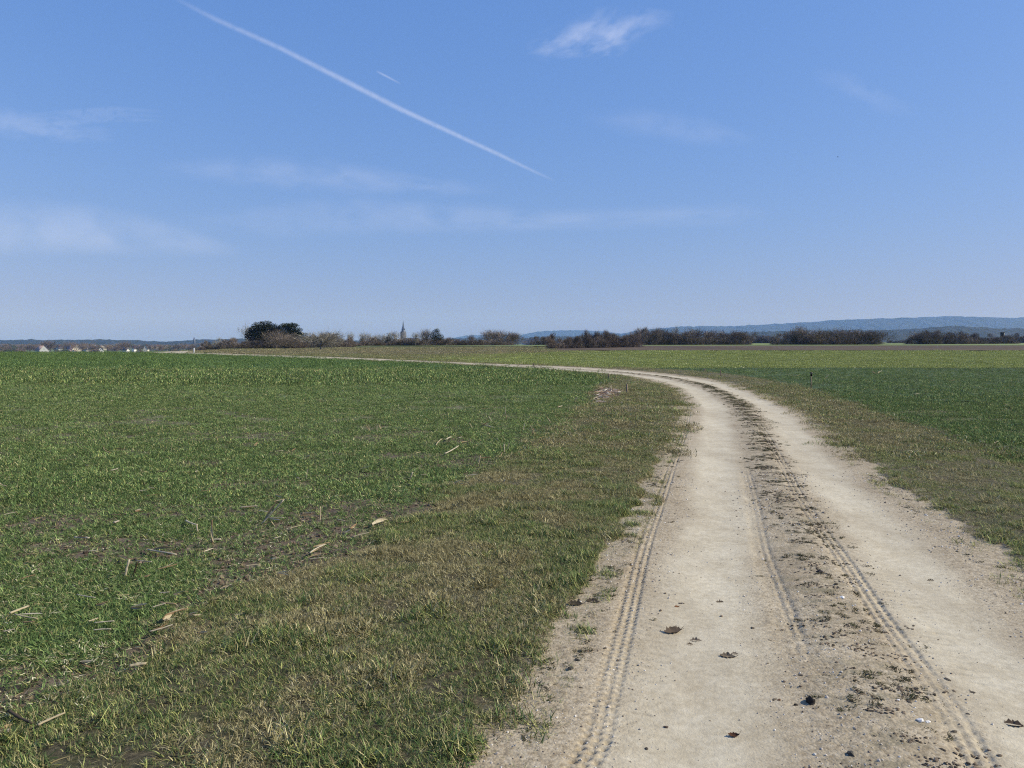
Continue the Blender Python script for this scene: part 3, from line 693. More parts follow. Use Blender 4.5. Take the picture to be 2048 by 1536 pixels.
def bare_tree_meshes(seed, pal, spread=.33, trunk=.25, r0=.018, n=1900, twl=(.05, .15), tww=(.004, .009), up=.6, puff=.055):
    global rng
    keep = rng; rng = np.random.default_rng(seed)
    segs, tips = limbs(seed, spread=spread, trunk=trunk, r0=r0, up=up)
    Vt, Qt = tubes([(tuple(a), tuple(b), c, d) for a, b, c, d in segs])
    tp = np.array([tuple(t) for t in tips]); k = rng.integers(0, len(tp), n)
    c0 = np.array([0, 0, trunk * 1.2])
    P = tp[k] * (1 - .55 * rng.random((n, 1)) ** 1.5) + c0 * 0 + rng.normal(0, puff, (n, 3)); P[:, 2] = np.maximum(P[:, 2], trunk * .7)
    D = (P - c0) + rng.normal(0, .16, (n, 3)); D /= np.linalg.norm(D, axis=1)[:, None]
    V, Fc = tris_from_dir(P, D, rng.uniform(*twl, n), rng.uniform(*tww, n))
    top = np.percentile(V[:, 2], 98)
    mt = mk('trunk', Vt / top, Qt, col=np.tile(np.array(pal[0][0]) * .8, (len(Vt), 1))); mt.materials.append(M_twig)
    mc = mk('crown', V / top, Fc, col=np.repeat(rc(pal, n), 3, 0)); mc.materials.append(M_twig)
    rng = keep; return mt, mc

def pine_meshes(seed, clumps, n=5200, trunk_top=.8, lean=0., pal=None, r0=.022):
    """clumps: (x, y, z, rx, rz) flattened needle pads"""
    global rng
    keep = rng; rng = np.random.default_rng(seed)
    cl = np.array(clumps, float); wts = cl[:, 3] ** 2 * cl[:, 4]; k = rng.choice(len(cl), n, p=wts / wts.sum())
    q = rng.normal(size=(n, 3)); q /= np.linalg.norm(q, axis=1)[:, None]
    q *= (rng.random(n) ** .4)[:, None]
    q *= (1 + .25 * (vnoise(q[:, 0] * 4 + seed, q[:, 2] * 4 + k, 3) - .5))[:, None]
    P = cl[k, :3] + q * np.stack([cl[k, 3], cl[k, 3], cl[k, 4]], -1)
    D = q + rng.normal(0, .5, (n, 3)) + np.array([0, 0, .3]); D /= np.linalg.norm(D, axis=1)[:, None]
    V, Fc = tris_from_dir(P, D, rng.uniform(.02, .05, n), rng.uniform(.014, .028, n))
    tt = np.array([lean, 0, trunk_top])
    segs = [((0, 0, -.03), tuple(tt * .5), r0, r0 * .8), (tuple(tt * .5), tuple(tt), r0 * .8, r0 * .4)]
    for c in cl: 
        b0 = tt * np.clip(c[2] / trunk_top - .18, .25, .95); segs.append((tuple(b0), tuple(c[:3]), r0 * .45, r0 * .15))
    Vt, Qt = tubes(segs, 5)
    mt = mk('trunk', Vt, Qt, col=np.tile([.16, .10, .065], (len(Vt), 1))); mt.materials.append(M_twig)
    mc = mk('crown', V, Fc, col=np.repeat(rc(pal or [((.020, .028, .016), 3), ((.034, .044, .024), 2), ((.06, .065, .038), 1.2)], n), 3, 0)); mc.materials.append(M_needle)
    rng = keep; return mt, mc

BR1 = [((.18, .145, .11), 3), ((.26, .205, .16), 2), ((.11, .09, .07), 3), ((.34, .29, .23), .8)]
BR2 = [((.22, .165, .125), 3), ((.31, .245, .19), 2), ((.13, .10, .08), 2)]
BR3 = [((.30, .27, .21), 3), ((.40, .37, .29), 2), ((.18, .16, .125), 2)]
DK = [((.10, .082, .065), 3), ((.16, .13, .10), 3), ((.23, .19, .15), 1.3)]
GRB = [((.07, .09, .04), 3), ((.11, .13, .06), 2), ((.14, .12, .085), 1.5)]
bush = {'brown': [bush_mesh(100 + k, pal=BR1) for k in range(3)], 'dark': [bush_mesh(110 + k, 3400, pal=DK) for k in range(4)],
        'russet': [bush_mesh(120 + k, pal=BR2) for k in range(3)], 'green': [bush_mesh(130 + k, pal=GRB) for k in range(2)],
        'pale': [bush_mesh(140 + k, 1500, pal=BR3) for k in range(2)]}
btree = {'grey': [bare_tree_meshes(200 + k, BR3, spread=.36, trunk=.12, n=1500, puff=.07) for k in range(3)],
         'brown': [bare_tree_meshes(210 + k, BR1, spread=.40, trunk=.08, n=2600, puff=.08) for k in range(3)],
         'fan': [bare_tree_meshes(220, BR3, spread=.62, trunk=.14, n=2600, up=.25, r0=.03, puff=.07)],
         'dense': [bare_tree_meshes(230 + k, BR2, spread=.34, trunk=.12, n=4200, puff=.09, twl=(.04, .12)) for k in range(2)]}

def spot(u, v, d):
    if d is None:
        return at(u, v)
    return np.array([(u - U0) / F * d, d])
def put_bush(kind, u, v, hp, wp, d=None, label='', group=None, cat='bush'):
    p = spot(u, v, d); D = p[1]; me = random.choice(bush[kind])
    o = link('bush', me, None, None, (p[0], p[1], float(T(p[0], p[1])) - .05))
    h = hp / F * D; ww = wp / F * D
    o.scale = (ww / 1.15, ww / 1.15, h); o.rotation_euler = (0, 0, random.uniform(0, 6.28))
    return tag(o, label, cat, group)
def put_tree(name, pair, u, v, hp, wp, d=None, label='', group=None, wn=.75, rz=None):
    p = spot(u, v, d); D = p[1]; h = hp / F * D; ww = wp / F * D
    r = empty(name, (p[0], p[1], float(T(p[0], p[1])) - .05), random.uniform(0, 6.28) if rz is None else rz)
    h *= 1.12; ww *= 1.25; r.scale = (ww / wn, ww / wn, h)
    link('trunk', pair[0], None, r); link('crown', pair[1], None, r)
    return tag(r, label, 'tree', group)

def hedge(kinds, u0, u1, v0, v1, tops, step, d=None, label='', group='', wmul=1.5, rows=2):
    u = u0
    while u < u1:
        for r_ in range(rows):
            uu = u + random.uniform(-.4, .4) * step; f = (uu - u0) / (u1 - u0)
            v = v0 + (v1 - v0) * f; top = np.interp(uu, [t[0] for t in tops], [t[1] for t in tops])
            hp = (v - top) * random.uniform(.72, 1.32) * (1 if r_ else .92)
            kd = random.choice(kinds); pw_ = ('at the left end', 'left of the middle', 'in the middle', 'right of the middle', 'at the right end')[min(4, int(max(f, 0) * 5))]
            short = group.replace('bushes of the ', '').replace('bushes ', '').replace('near dark hedge', 'near hedge')
            lb = '%s bush %s of the %s, %s' % ({'dark': 'dark brown', 'brown': 'brown', 'russet': 'reddish brown', 'pale': 'grey'}[kd], pw_, short, 'front' if r_ == 0 else 'rear')
            label = lb; g2 = group + ', ' + pw_ + ', ' + kd + (', front' if r_ == 0 else ', back')
            put_bush(kd, uu, v - r_ * .35, hp, step * 1.35 * wmul * random.uniform(.85, 1.25), d if d is None else d * (1 + .03 * r_), label, g2)
        u += 1.35 * step * random.uniform(.8, 1.15)

# near dark hedge on the right of the bend
hedge(['dark', 'dark', 'brown'], 1104, 1275, 698.5, 695.5, [(1100, 676), (1125, 672), (1200, 672), (1280, 669)], 13, None, 'dense dark bush in the long near hedge, between the plain and the ploughed strip', 'bushes of the near dark hedge', 1.7, 2)
put_bush('russet', 1100, 698.5, 24, 20, None, 'reddish bush at the left end of the near dark hedge')
hedge(['dark', 'brown', 'brown'], 1262, 1498, 691.5, 691, [(1262, 670), (1300, 665), (1330, 668), (1365, 670), (1400, 671), (1450, 669), (1512, 672)], 15, None, 'dark brown bush in the hedge right of the near hedge', 'bushes of the second hedge', 1.6, 2)
hedge(['dark', 'brown'], 1562, 1760, 691, 690.5, [(1548, 675), (1600, 668), (1640, 670), (1700, 668), (1774, 671)], 15, None, 'dark brown bush in the hedge between the two gaps on the right', 'bushes of the third hedge', 1.6, 2)
hedge(['brown', 'dark'], 1834, 2018, 690.3, 689, [(1822, 673), (1850, 668), (1900, 671), (1980, 672), (2030, 674)], 15, None, 'rounded brown bush in the hedge at the far right', 'bushes of the fourth hedge', 1.7, 2)
hedge(['brown'], 2034, 2160, 683, 683, [(2030, 668), (2160, 668)], 14, 600, 'far brown bush at the right edge behind the last hedge', 'bushes of the hedge cut by the frame', 1.7, 2)
hedge(['brown', 'dark'], 1054, 1094, 691.5, 691.5, [(1054, 679), (1075, 674), (1094, 677)], 12, None, 'small brown bush in the short hedge left of the near dark hedge', 'bushes of the short hedge', 1.5, 2)
hedge(['dark'], 1505, 1550, 686, 686, [(1505, 674), (1550, 673)], 12, 640, 'low dark bush behind the gap in the right hedge', 'bushes of the scrub in the left gap', 1.6, 2)
hedge(['dark'], 1776, 1820, 682, 682, [(1776, 676), (1820, 677)], 10, 800, 'tiny dark bush behind the right gap of the hedge', 'bushes of the scrub in the right gap', 1.6, 1)
for (u, v, hp, wp, kd, lb) in ((1307, 691, 31, 30, 'brown', 'broad bare tree above the second hedge, beside the hunting hide'), (1350, 691, 33, 12, 'grey', 'thin bare tree with a round top in the second hedge'),
        (1383, 691, 30, 30, 'brown', 'dense round bare tree in the middle of the second hedge'), (1420, 691, 27, 26, 'brown', 'small bare tree right of the dense round one'),
        (1459, 691, 27, 24, 'brown', 'pointed bare tree near the right end of the second hedge'), (1495, 691, 25, 22, 'brown', 'low bare tree last in the second hedge'),
        (1603, 691, 34, 22, 'brown', 'tallest bare tree of the third hedge with narrow top'), (1640, 691, 28, 40, 'brown', 'wide bare tree right of the tallest tree of the third hedge'),
        (1683, 691, 30, 26, 'brown', 'upright bare tree in the middle of the third hedge'), (1715, 691, 27, 40, 'brown', 'broad low bare tree near the right end of the third hedge'),
        (1745, 691, 26, 36, 'brown', 'spreading bare tree at the right end of the third hedge'), (1850, 690, 24, 34, 'brown', 'rounded bare tree at the left end of the far right hedge')):
    put_tree('bare_tree', random.choice(btree[kd]), u, v, hp, wp, None, lb)
# middle hedge
hedge(['brown', 'dark', 'russet', 'brown'], 690, 1036, 693.5, 692, [(690, 682), (740, 679), (800, 682), (830, 680), (905, 679), (918, 682), (960, 681), (985, 676), (1036, 677)], 13, None, 'brown bush in the middle hedge below the church', 'bushes of the middle hedge', 1.7, 2)
for (u, v, hp, wp, kd, lb) in ((703, 693, 25, 12, 'grey', 'slim pale bare tree at the left end of the middle hedge'), (727, 693, 25, 20, 'grey', 'pale bare tree, leftmost wide one in the middle hedge'),
        (757, 693, 22, 24, 'grey', 'pale spreading bare tree left of the small dark conifer'), (790, 693, 27, 26, 'grey', 'pale bare tree just left of the church tower'),
        (831, 693, 25, 14, 'grey', 'thin bare tree just right of the church tower'), (852, 693, 30, 18, 'brown', 'slim bare tree left of the dark round pine'),
        (943, 692, 20, 10, 'brown', 'thin bare tree standing alone in the low part of the middle hedge'), (978, 692, 28, 22, 'brown', 'tall bare tree, first of the clump at the right end of the middle hedge'),
        (995, 692, 27, 24, 'brown', 'tall bare tree in the clump at the right end of the middle hedge'), (1012, 692, 25, 22, 'brown', 'bare tree third in the clump of the middle hedge'), (1027, 692, 23, 20, 'brown', 'rightmost bare tree of the middle hedge')):
    put_tree('bare_tree', random.choice(btree[kd]), u, v, hp, wp, None, lb)
pc = pine_meshes(301, [(0, 0, .74, .28, .24), (-.2, .05, .60, .22, .16), (.22, 0, .55, .26, .16), (.05, .1, .9, .16, .12), (-.05, 0, .45, .3, .14), (.3, 0, .42, .18, .1)], 3600, .85)
put_tree('pine_tree', pc, 872, 693, 32, 24, None, 'dark round pine tree standing in the middle hedge', wn=.9, rz=0)
pc2 = pine_meshes(302, [(0, 0, .9, .10, .12), (0, 0, .72, .2, .14), (.03, 0, .52, .28, .15), (-.03, 0, .32, .33, .15), (-.12, 0, .97, .06, .05), (.1, 0, .95, .06, .06)], 2600, .95)
put_tree('conifer', pc2, 778, 693, 24, 14, None, 'small dark conifer left of the church tower', wn=.66, rz=0)

# the clump with the tall pines
P1 = pine_meshes(303, [(-.28, 0, .62, .22, .17), (-.12, .05, .84, .24, .15), (.05, 0, .93, .16, .09), (.18, 0, .80, .22, .13), (.36, -.05, .66, .17, .12), (-.38, 0, .42, .14, .12), (.02, .1, .64, .3, .16), (.42, 0, .80, .09, .05), (-.02, 0, .98, .08, .04), (-.26, 0, .50, .26, .2), (.26, 0, .50, .28, .2), (0, -.1, .52, .34, .2), (.1, 0, .72, .34, .14), (-.12, 0, .74, .30, .13)], 12000, .86)
P2 = pine_meshes(304, [(-.14, 0, .86, .24, .12), (.12, 0, .90, .22, .10), (-.26, 0, .70, .14, .09), (.30, 0, .74, .18, .08), (.36, 0, .55, .16, .09), (.05, 0, .74, .2, .1), (.5, 0, .40, .14, .06), (.22, .1, .62, .2, .1), (.05, 0, .62, .3, .16), (0, 0, .86, .24, .1), (-.1, 0, .5, .28, .16), (.2, 0, .46, .26, .14)], 9000, .82, lean=.06)
put_tree('pine_tree', P1, 531, 698.3, 49.5, 64, None, 'tall dark pine with a broad dome crown, left one of the pine clump', wn=1.05, rz=.1)
put_tree('pine_tree', P2, 579, 698.2, 47, 46, None, 'dark pine with a stepped flat crown, right one of the pine clump', wn=1.0, rz=0)
P3 = pine_meshes(305, [(0, 0, .85, .3, .13), (.2, 0, .6, .3, .13), (-.2, 0, .55, .25, .15), (0, 0, .4, .3, .15)], 2600, .8)
put_tree('pine_tree', P3, 607, 697, 29, 26, None, 'low dark pine at the right foot of the pine clump', wn=.9, rz=0)
for (u, v, hp, wp, kd, lb) in ((496, 698, 42, 22, 'grey', 'grey bare tree at the left edge of the pine clump'), (552, 698.8, 34, 30, 'brown', 'big grey brown bare tree in front of the left pine'),
        (526, 698, 27, 30, 'brown', 'rounded bare tree at the front of the pine clump, left of the big one'), (572, 698.5, 27, 28, 'brown', 'bare tree between the two tall pines'),
        (590, 698.5, 22, 26, 'brown', 'brown bare tree in front of the right pine'), (560, 699, 24, 30, 'brown', 'low bare tree at the middle front of the clump')):
    put_tree('bare_tree', random.choice(btree[kd]), u, v, hp, wp, None, lb)
hedge(['dark', 'brown', 'dark', 'russet'], 488, 618, 698.5, 698, [(488, 684), (520, 681), (570, 678), (600, 682), (618, 685)], 13, None, 'brown bush at the foot of the pine clump', 'bushes of the pine clump', 1.7, 2)
put_tree('orchard_tree', btree['fan'][0], 642, 700, 33, 52, None, 'fan shaped bare orchard tree standing in front of the hedge by the path', wn=.95)
put_tree('orchard_tree', btree['fan'][0], 664, 698, 24, 30, None, 'second fan shaped bare tree right of the orchard tree', wn=.95)
hedge(['brown', 'brown'], 628, 700, 696, 695, [(620, 676), (650, 672), (700, 681)], 13, None, 'grey bush behind the fan shaped orchard trees', 'bushes of the orchard thicket', 1.6, 2)
hedge(['russet', 'brown', 'pale'], 404, 486, 698.5, 698, [(400, 684), (440, 678), (486, 684)], 12, 330, 'brown bush in the thicket left of the pine clump', 'bushes of the thicket beside the pines', 1.6, 2)
put_tree('conifer', pc2, 420, 698, 17, 9, 330, 'tiny dark conifer in the thicket, left one', wn=.66)
put_tree('conifer', pc2, 443, 698, 14, 9, 330, 'tiny dark conifer in the thicket, right one', wn=.66)

# ------------------------------------------------------------------ the village in the valley
def flat_mat(name, c, r=.8, sc=2.0, amt=.25):
    m, n, b = mat(name); p = geo_pos(n)
    a = tuple(x * (1 - amt) for x in c); d = tuple(min(1, x * (1 + amt * .6)) for x in c)
    n.links.new(ramp(n, noise(n, sc, 6, .65, p), [(.3, a), (.5, c), (.75, d)]), b.inputs['Base Color']); b.inputs['Roughness'].default_value = r
    return m
M_white = flat_mat('white_render', (.80, .78, .73), amt=.08); M_cream = flat_mat('cream_render', (.62, .57, .47), amt=.1); M_greyw = flat_mat('grey_render', (.42, .43, .42), amt=.1)
M_rred = flat_mat('red_tiles', (.22, .10, .075), sc=6); M_rdark = flat_mat('dark_tiles', (.07, .06, .06), sc=6); M_rpink = flat_mat('weathered_tiles', (.30, .22, .20), sc=5)
M_glass = flat_mat('window_glass', (.05, .06, .07), .15); M_slate = flat_mat('slate', (.11, .125, .15), .35, 4); M_stonew = flat_mat('tower_stone', (.13, .128, .13), sc=1.5)
M_timber = flat_mat('timber', (.16, .12, .085), sc=12); M_black = flat_mat('black_plastic', (.012, .012, .013), .5)
M_metal = flat_mat('pale_metal', (.62, .63, .64), .4)

def box(x0, x1, y0, y1, z0, z1):
    V = np.array([[x, y, z] for z in (z0, z1) for y in (y0, y1) for x in (x0, x1)], float)
    return V, np.array([[0, 2, 3, 1], [4, 5, 7, 6], [0, 1, 5, 4], [2, 6, 7, 3], [0, 4, 6, 2], [1, 3, 7, 5]])
def part(name, vf, m, parent): return link(name, mk(name, *vf), m, parent)
def joinvf(L):
    V, Q, k = [], [], 0
    for v, q in L: V.append(v); Q.append(q + k); k += len(v)
    return np.concatenate(V), np.concatenate(Q)

def house(u, v, wpx, d, hw, hr, ln, rz, mw, mr, label, group=None, win=2, chim=True, name='house', ov=.35):
    p = spot(u, v, d); wd = wpx / F * d
    zb = CH - (v - VH) / F * d
    r = empty(name, (p[0], p[1], zb), rz)
    h0 = -1.2; x = wd / 2
    V = np.array([[-x, 0, h0], [x, 0, h0], [x, 0, hw], [0, 0, hw + hr], [-x, 0, hw]] + [[-x, ln, h0], [x, ln, h0], [x, ln, hw], [0, ln, hw + hr], [-x, ln, hw]], float)
    me = bpy.data.meshes.new('wall'); me.from_pydata([tuple(q) for q in V], [], [(0, 1, 2, 3, 4), (9, 8, 7, 6, 5), (1, 6, 7, 2), (5, 0, 4, 9)]); me.update()
    link('wall', me, mw, r)
    for s in (-1, 1):
        e = (s * (x + ov), hw - ov * hr / x); n_ = np.array([s * hr, x]) / math.hypot(hr, x) * .18
        pr = [(0, hw + hr + .02), e, (e[0] + n_[0], e[1] + n_[1]), (0, hw + hr + .02 + .18 * math.hypot(hr, x) / x)]
        Vr = np.array([[a, yy, b] for yy in (-ov, ln + ov) for a, b in pr]); Q = np.array([[0, 1, 2, 3], [7, 6, 5, 4], [0, 4, 5, 1], [1, 5, 6, 2], [2, 6, 7, 3], [3, 7, 4, 0]])
        part('roof', (Vr, Q), mr, r)
    for k in range(win):
        cx = (-.45 + .9 * (k + .5) / win) * wd * .9
        f = part('window', box(cx - .55, cx + .55, -.05, .02, hw * .35, hw * .35 + 1.2), M_white if mw is not M_white else M_timber, r)
        part('pane', box(cx - .45, cx + .45, -.07, -.05, hw * .35 + .1, hw * .35 + 1.1), M_glass, f)
    f = part('window', box(-.5, .5, -.05, .02, hw + hr * .18, hw + hr * .18 + 1.0), M_timber, r)
    part('pane', box(-.4, .4, -.07, -.05, hw + hr * .18 + .1, hw + hr * .18 + .9), M_glass, f)
    if chim: part('chimney', box(.5, 1.1, ln * .4, ln * .4 + .6, hw + hr - .8, hw + hr + 1.0), M_rred, r)
    return tag(r, label, 'house', group)
house(89, 705, 17, 1050, 3.2, 6.0, 16, .9, M_greyw, M_rpink, 'grey barn with a steep pale edged roof, leftmost building of the village', chim=False)
house(115, 704, 7, 1080, 5.0, 3.4, 8, -.3, M_greyw, M_rdark, 'small grey green house beside the leftmost barn')
house(110.5, 707, 2.6, 1050, 3.4, 1.2, 3, 0, M_white, M_rdark, 'tiny white shed wall in front of the leftmost barn', win=1, chim=False, name='shed')
house(138.5, 707, 8, 1060, 1.9, 3.6, 9, .25, M_white, M_rpink, 'white gabled house, first of the pair under the big pale roof')
house(147.5, 707, 4.6, 1060, 3.2, 1.8, 7, .15, M_white, M_rpink, 'narrow white gabled house, second of the pair under the big pale roof', win=1)
house(152, 707, 2.2, 1050, 1.8, .9, 3, 0, M_white, M_rdark, 'tiny white garden shed right of the pair of gables', win=1, chim=False, name='shed')
house(155, 704, 24, 1180, 4.5, 6.5, 12, 1.35, M_cream, M_rpink, 'big house with a long weathered pinkish roof behind the white pair')
house(171, 699, 6, 1200, 3.8, 3.4, 8, .3, M_white, M_rdark, 'white gable peeping over the big pinkish roof', win=1)
house(170.5, 706, 6.2, 1100, 4.3, .7, 7, 0, M_greyw, M_rdark, 'flat grey house in front of the big pinkish roof', chim=False)
house(202, 706, 9.5, 1080, 3.9, 3.6, 12, .45, M_white, M_rdark, 'bright white gabled house standing alone in the middle of the village edge')
house(207, 699, 22, 1400, 3.5, 3.4, 10, 1.45, M_cream, M_rpink, 'low house with a pinkish roof behind the lone white gable')
house(236, 697, 9, 1450, 3.4, 3.2, 9, .6, M_white, M_rdark, 'far white house right of the lone white gable')
house(257, 705.5, 7, 1080, 3.6, 2.6, 8, 1.2, M_white, M_rdark, 'left wing of the white farmhouse near the village middle')
house(266.5, 705.5, 5, 1070, 5.2, 2.4, 8, .1, M_white, M_rdark, 'taller right wing of the white farmhouse near the village middle')
house(291.5, 704, 8, 1100, 4.4, 5.8, 9, .2, M_cream, M_rdark, 'cream house with a dark pointed roof at the right end of the village edge')
for k, (u, v, w_, d, mw) in enumerate(((312.5, 697, 4, 1400, M_white), (322, 699, 8, 1500, M_cream), (332.5, 697, 4, 1450, M_white), (336.5, 701, 4, 1300, M_white), (347, 697, 9, 1600, M_cream), (361.5, 696, 4, 1500, M_greyw), (372, 695, 7, 1700, M_greyw), (397, 695, 8, 1500, M_greyw), (300, 697, 8, 1600, M_cream), (281, 696, 8, 1700, M_cream), (222, 694, 9, 1800, M_cream), (188, 693, 9, 1800, M_cream))):
    house(u, v, w_, d, 3.4, 2.8, 8, random.uniform(-.6, .9), mw, (M_rred, M_rdark, M_rpink)[k % 3], 'distant %s house with %s roof, %s' % ({M_white: 'white', M_cream: 'cream', M_greyw: 'grey'}[mw], ('red', 'dark', 'pinkish')[k % 3], 'above the lone white gable' if u < 240 else 'above the white farmhouse' if u < 305 else 'left of the pale track strip' if u < 330 else 'above the pale track strip' if u < 365 else 'near the pale thin post'), None, win=1)
LV = 'bare brown tree among the village houses'; GV = 'trees among the village houses'
for (u, v, hp, wp, kd) in ((102, 706, 20, 18, 'brown'), (97, 705, 18, 14, 'dense'), (140, 705, 17, 14, 'brown'), (155, 706, 17, 16, 'dense'), (163, 706, 13, 12, 'brown'), (184, 706, 15, 18, 'brown'), (192, 706, 13, 12, 'dense'), (216, 706, 14, 16, 'brown'), (225, 706, 12, 14, 'dense'),
                           (243, 705, 16, 20, 'dense'), (252, 703, 18, 16, 'brown'), (60, 706, 14, 16, 'brown'), (72, 706, 12, 14, 'dense'), (280, 705, 12, 12, 'brown'), (302, 703, 12, 14, 'brown'), (321, 702, 12, 14, 'dense'), (345, 702, 12, 14, 'brown'), (368, 702, 14, 14, 'brown'), (384, 702, 12, 14, 'dense')):
    wz = 'left of the barn' if u < 80 else 'behind the barn' if u < 120 else 'behind the white pair of gables' if u < 175 else 'beside the lone white gable' if u < 230 else 'beside the white farmhouse' if u < 285 else 'at the right end'
    lv = ('dense reddish' if kd == 'dense' else 'brown') + ' bare tree in the village, ' + wz
    put_tree('bare_tree', random.choice(btree[kd]), u, v, hp, wp, random.uniform(1130, 1220), lv, lv.replace('tree', 'trees'))
hu = np.array([89, 115, 138.5, 147.5, 171, 202, 257, 266.5, 291.5])
for k in range(110):
    u = random.uniform(-30, 425); kd = random.choice(['green', 'brown', 'dark', 'russet', 'green', 'brown'])
    front = k < 34
    if front and np.abs(hu - u).min() < 11: continue
    d = random.uniform(1050, 1080) if front else random.uniform(1200, 1900)
    p = spot(u, 0, d); hb = CH + (VH - (random.uniform(698, 702) if front else random.uniform(689, 694))) / F * d - float(T(p[0], p[1]))
    wz = 'left of the village barn' if u < 80 else 'between the barn and the big pinkish roof' if u < 160 else 'around the lone white gable' if u < 235 else 'around the white farmhouse' if u < 300 else 'at the right end of the village'
    cz = {'green': 'green', 'brown': 'brown', 'dark': 'dark', 'russet': 'reddish'}[kd] + ' garden bush ' + wz + (', in front' if front else ', behind')
    b_ = put_bush(kd, u, 705, hb / d * F, random.uniform(14, 26), d, cz, cz.replace('bush', 'bushes')); b_.name = 'garden_shrub'
# long pale roofs seen through the right hedge
house(1665, 681, 70, 1500, 3.0, 2.0, 10, 0.0, M_white, M_metal, 'long pale farm building glimpsed above the third hedge', win=2, chim=False, name='barn')
house(1528.5, 677, 3.5, 1500, 3.0, 2.5, 6, .3, M_white, M_rdark, 'tiny white building above the gap in the right hedge', win=1, chim=False)

# the church
def church(u, d):
    zb = -9.0; r = empty('church', ((u - U0) / F * d, d, zb), R(-28))
    k = d / F; hw = 3.45; zt = lambda v: CH + (VH - v) * k - zb
    z1 = zt(663.8)
    part('tower', box(-hw, hw, -hw, hw, 0, z1), M_stonew, r)
    for zz in (zt(672.6), z1): part('cornice', box(-hw - .25, hw + .25, -hw - .25, hw + .25, zz - .25, zz + .25), M_slate, r)
    def frust(w0, w1, za, zc, k_=8):
        V = []
        for (w_, z_) in ((w0, za), (w1, zc)):
            for j in range(k_):
                a_ = 2 * np.pi * (j + .5) / k_; V.append([w_ * math.cos(a_), w_ * math.sin(a_), z_])
        return np.array(V), np.array([[j, (j + 1) % k_, k_ + (j + 1) % k_, k_ + j] for j in range(k_)])
    part('roof_skirt', frust(hw + .6, hw * .86, z1 + .25, zt(661)), M_slate, r)
    part('spire', joinvf([frust(hw * .86, hw * .72, zt(661), zt(659.5)), frust(hw * .72, hw * .34, zt(659.5), zt(651)), frust(hw * .34, .06, zt(651), zt(640.5))]), M_slate, r)
    part('finial', joinvf([frust(.1, .06, zt(640.5), zt(638)), box(-.6, .6, -.06, .06, zt(639.2), zt(639.2) + .15)]), M_metal, r)
    for (nx, ny) in ((0, -1), (1, 0), (-1, 0), (0, 1)):
        rot = math.atan2(nx, -ny)
        def tr(vf):
            V = vf[0].copy(); c, s = math.cos(rot), math.sin(rot); X, Y = V[:, 0].copy(), V[:, 1].copy()
            V[:, 0] = X * c - Y * s; V[:, 1] = X * s + Y * c; return V, vf[1]
        zc = zt(668.5); nseg = 16
        V = [[1.3 * math.cos(2 * np.pi * j / nseg), -hw - dy, zc + 1.3 * math.sin(2 * np.pi * j / nseg)] for dy in (0, .12) for j in range(nseg)]
        me = bpy.data.meshes.new('clock_face'); V2, _ = tr((np.array(V), None))
        me.from_pydata([tuple(q) for q in V2], [], [tuple(range(nseg, 2 * nseg))] + [(j, (j + 1) % nseg, nseg + (j + 1) % nseg, nseg + j) for j in range(nseg)]); me.update()
        cf = link('clock_face', me, M_slate, r)
        part('clock_hand', tr(joinvf([box(-.08, .08, -hw - .17, -hw - .13, zc, zc + 1.0), box(0, .7, -hw - .17, -hw - .13, zc - .07, zc + .07)])), M_metal, cf)
        part('belfry_window', tr(box(-.6, .6, -hw - .06, -hw + .1, zt(677), zt(674))), M_glass, r)
        part('dormer', tr(joinvf([box(-.7, .7, -hw * .86, -hw * .4, zt(659.5), zt(657))])), M_slate, r)
    rw = 5.0
    V = np.array([[hw, -rw, 0], [hw, rw, 0], [hw, rw, zt(680)], [hw, 0, zt(676.6)], [hw, -rw, zt(680)], [hw + 26, -rw, 0], [hw + 26, rw, 0], [hw + 26, rw, zt(680)], [hw + 26, 0, zt(676.6)], [hw + 26, -rw, zt(680)]])
    me = bpy.data.meshes.new('nave'); me.from_pydata([tuple(q) for q in V], [], [(0, 4, 3, 2, 1), (5, 6, 7, 8, 9), (0, 5, 9, 4), (1, 2, 7, 6)]); me.update(); link('nave', me, M_stonew, r)
    for s in (-1, 1):
        pr = [(0, zt(676.6) + .1), (s * (rw + .4), zt(680) - .3), (s * (rw + .4), zt(680)), (0, zt(676.6) + .4)]
        Vr = np.array([[xx, a, b] for xx in (hw + .02, hw + 26.3) for a, b in pr]); part('roof', (Vr, np.array([[0, 1, 2, 3], [7, 6, 5, 4], [0, 4, 5, 1], [1, 5, 6, 2], [2, 6, 7, 3], [3, 7, 4, 0]])), M_rdark, r)
    tag(r, 'church with a tall dark needle spire and clock tower above the middle hedge', 'church')
church(807, 1300)
# distant village spire, left
r = empty('church', ((389.5 - U0) / F * 3000, 3000, -8)); k = 3000 / F
part('tower', box(-3, 3, -3, 3, 0, CH + 8 + (VH - 679) * k), M_stonew, r)
zc = CH + 8 + (VH - 679) * k
part('spire', (np.array([[-3, -3, zc], [3, -3, zc], [3, 3, zc], [-3, 3, zc], [0, 0, zc + 5.5 * k]]), np.array([[0, 1, 4], [1, 2, 4], [2, 3, 4], [3, 0, 4]])), M_slate, r)
tag(r, 'tiny far church tower on the forest skyline left of the pines', 'church')

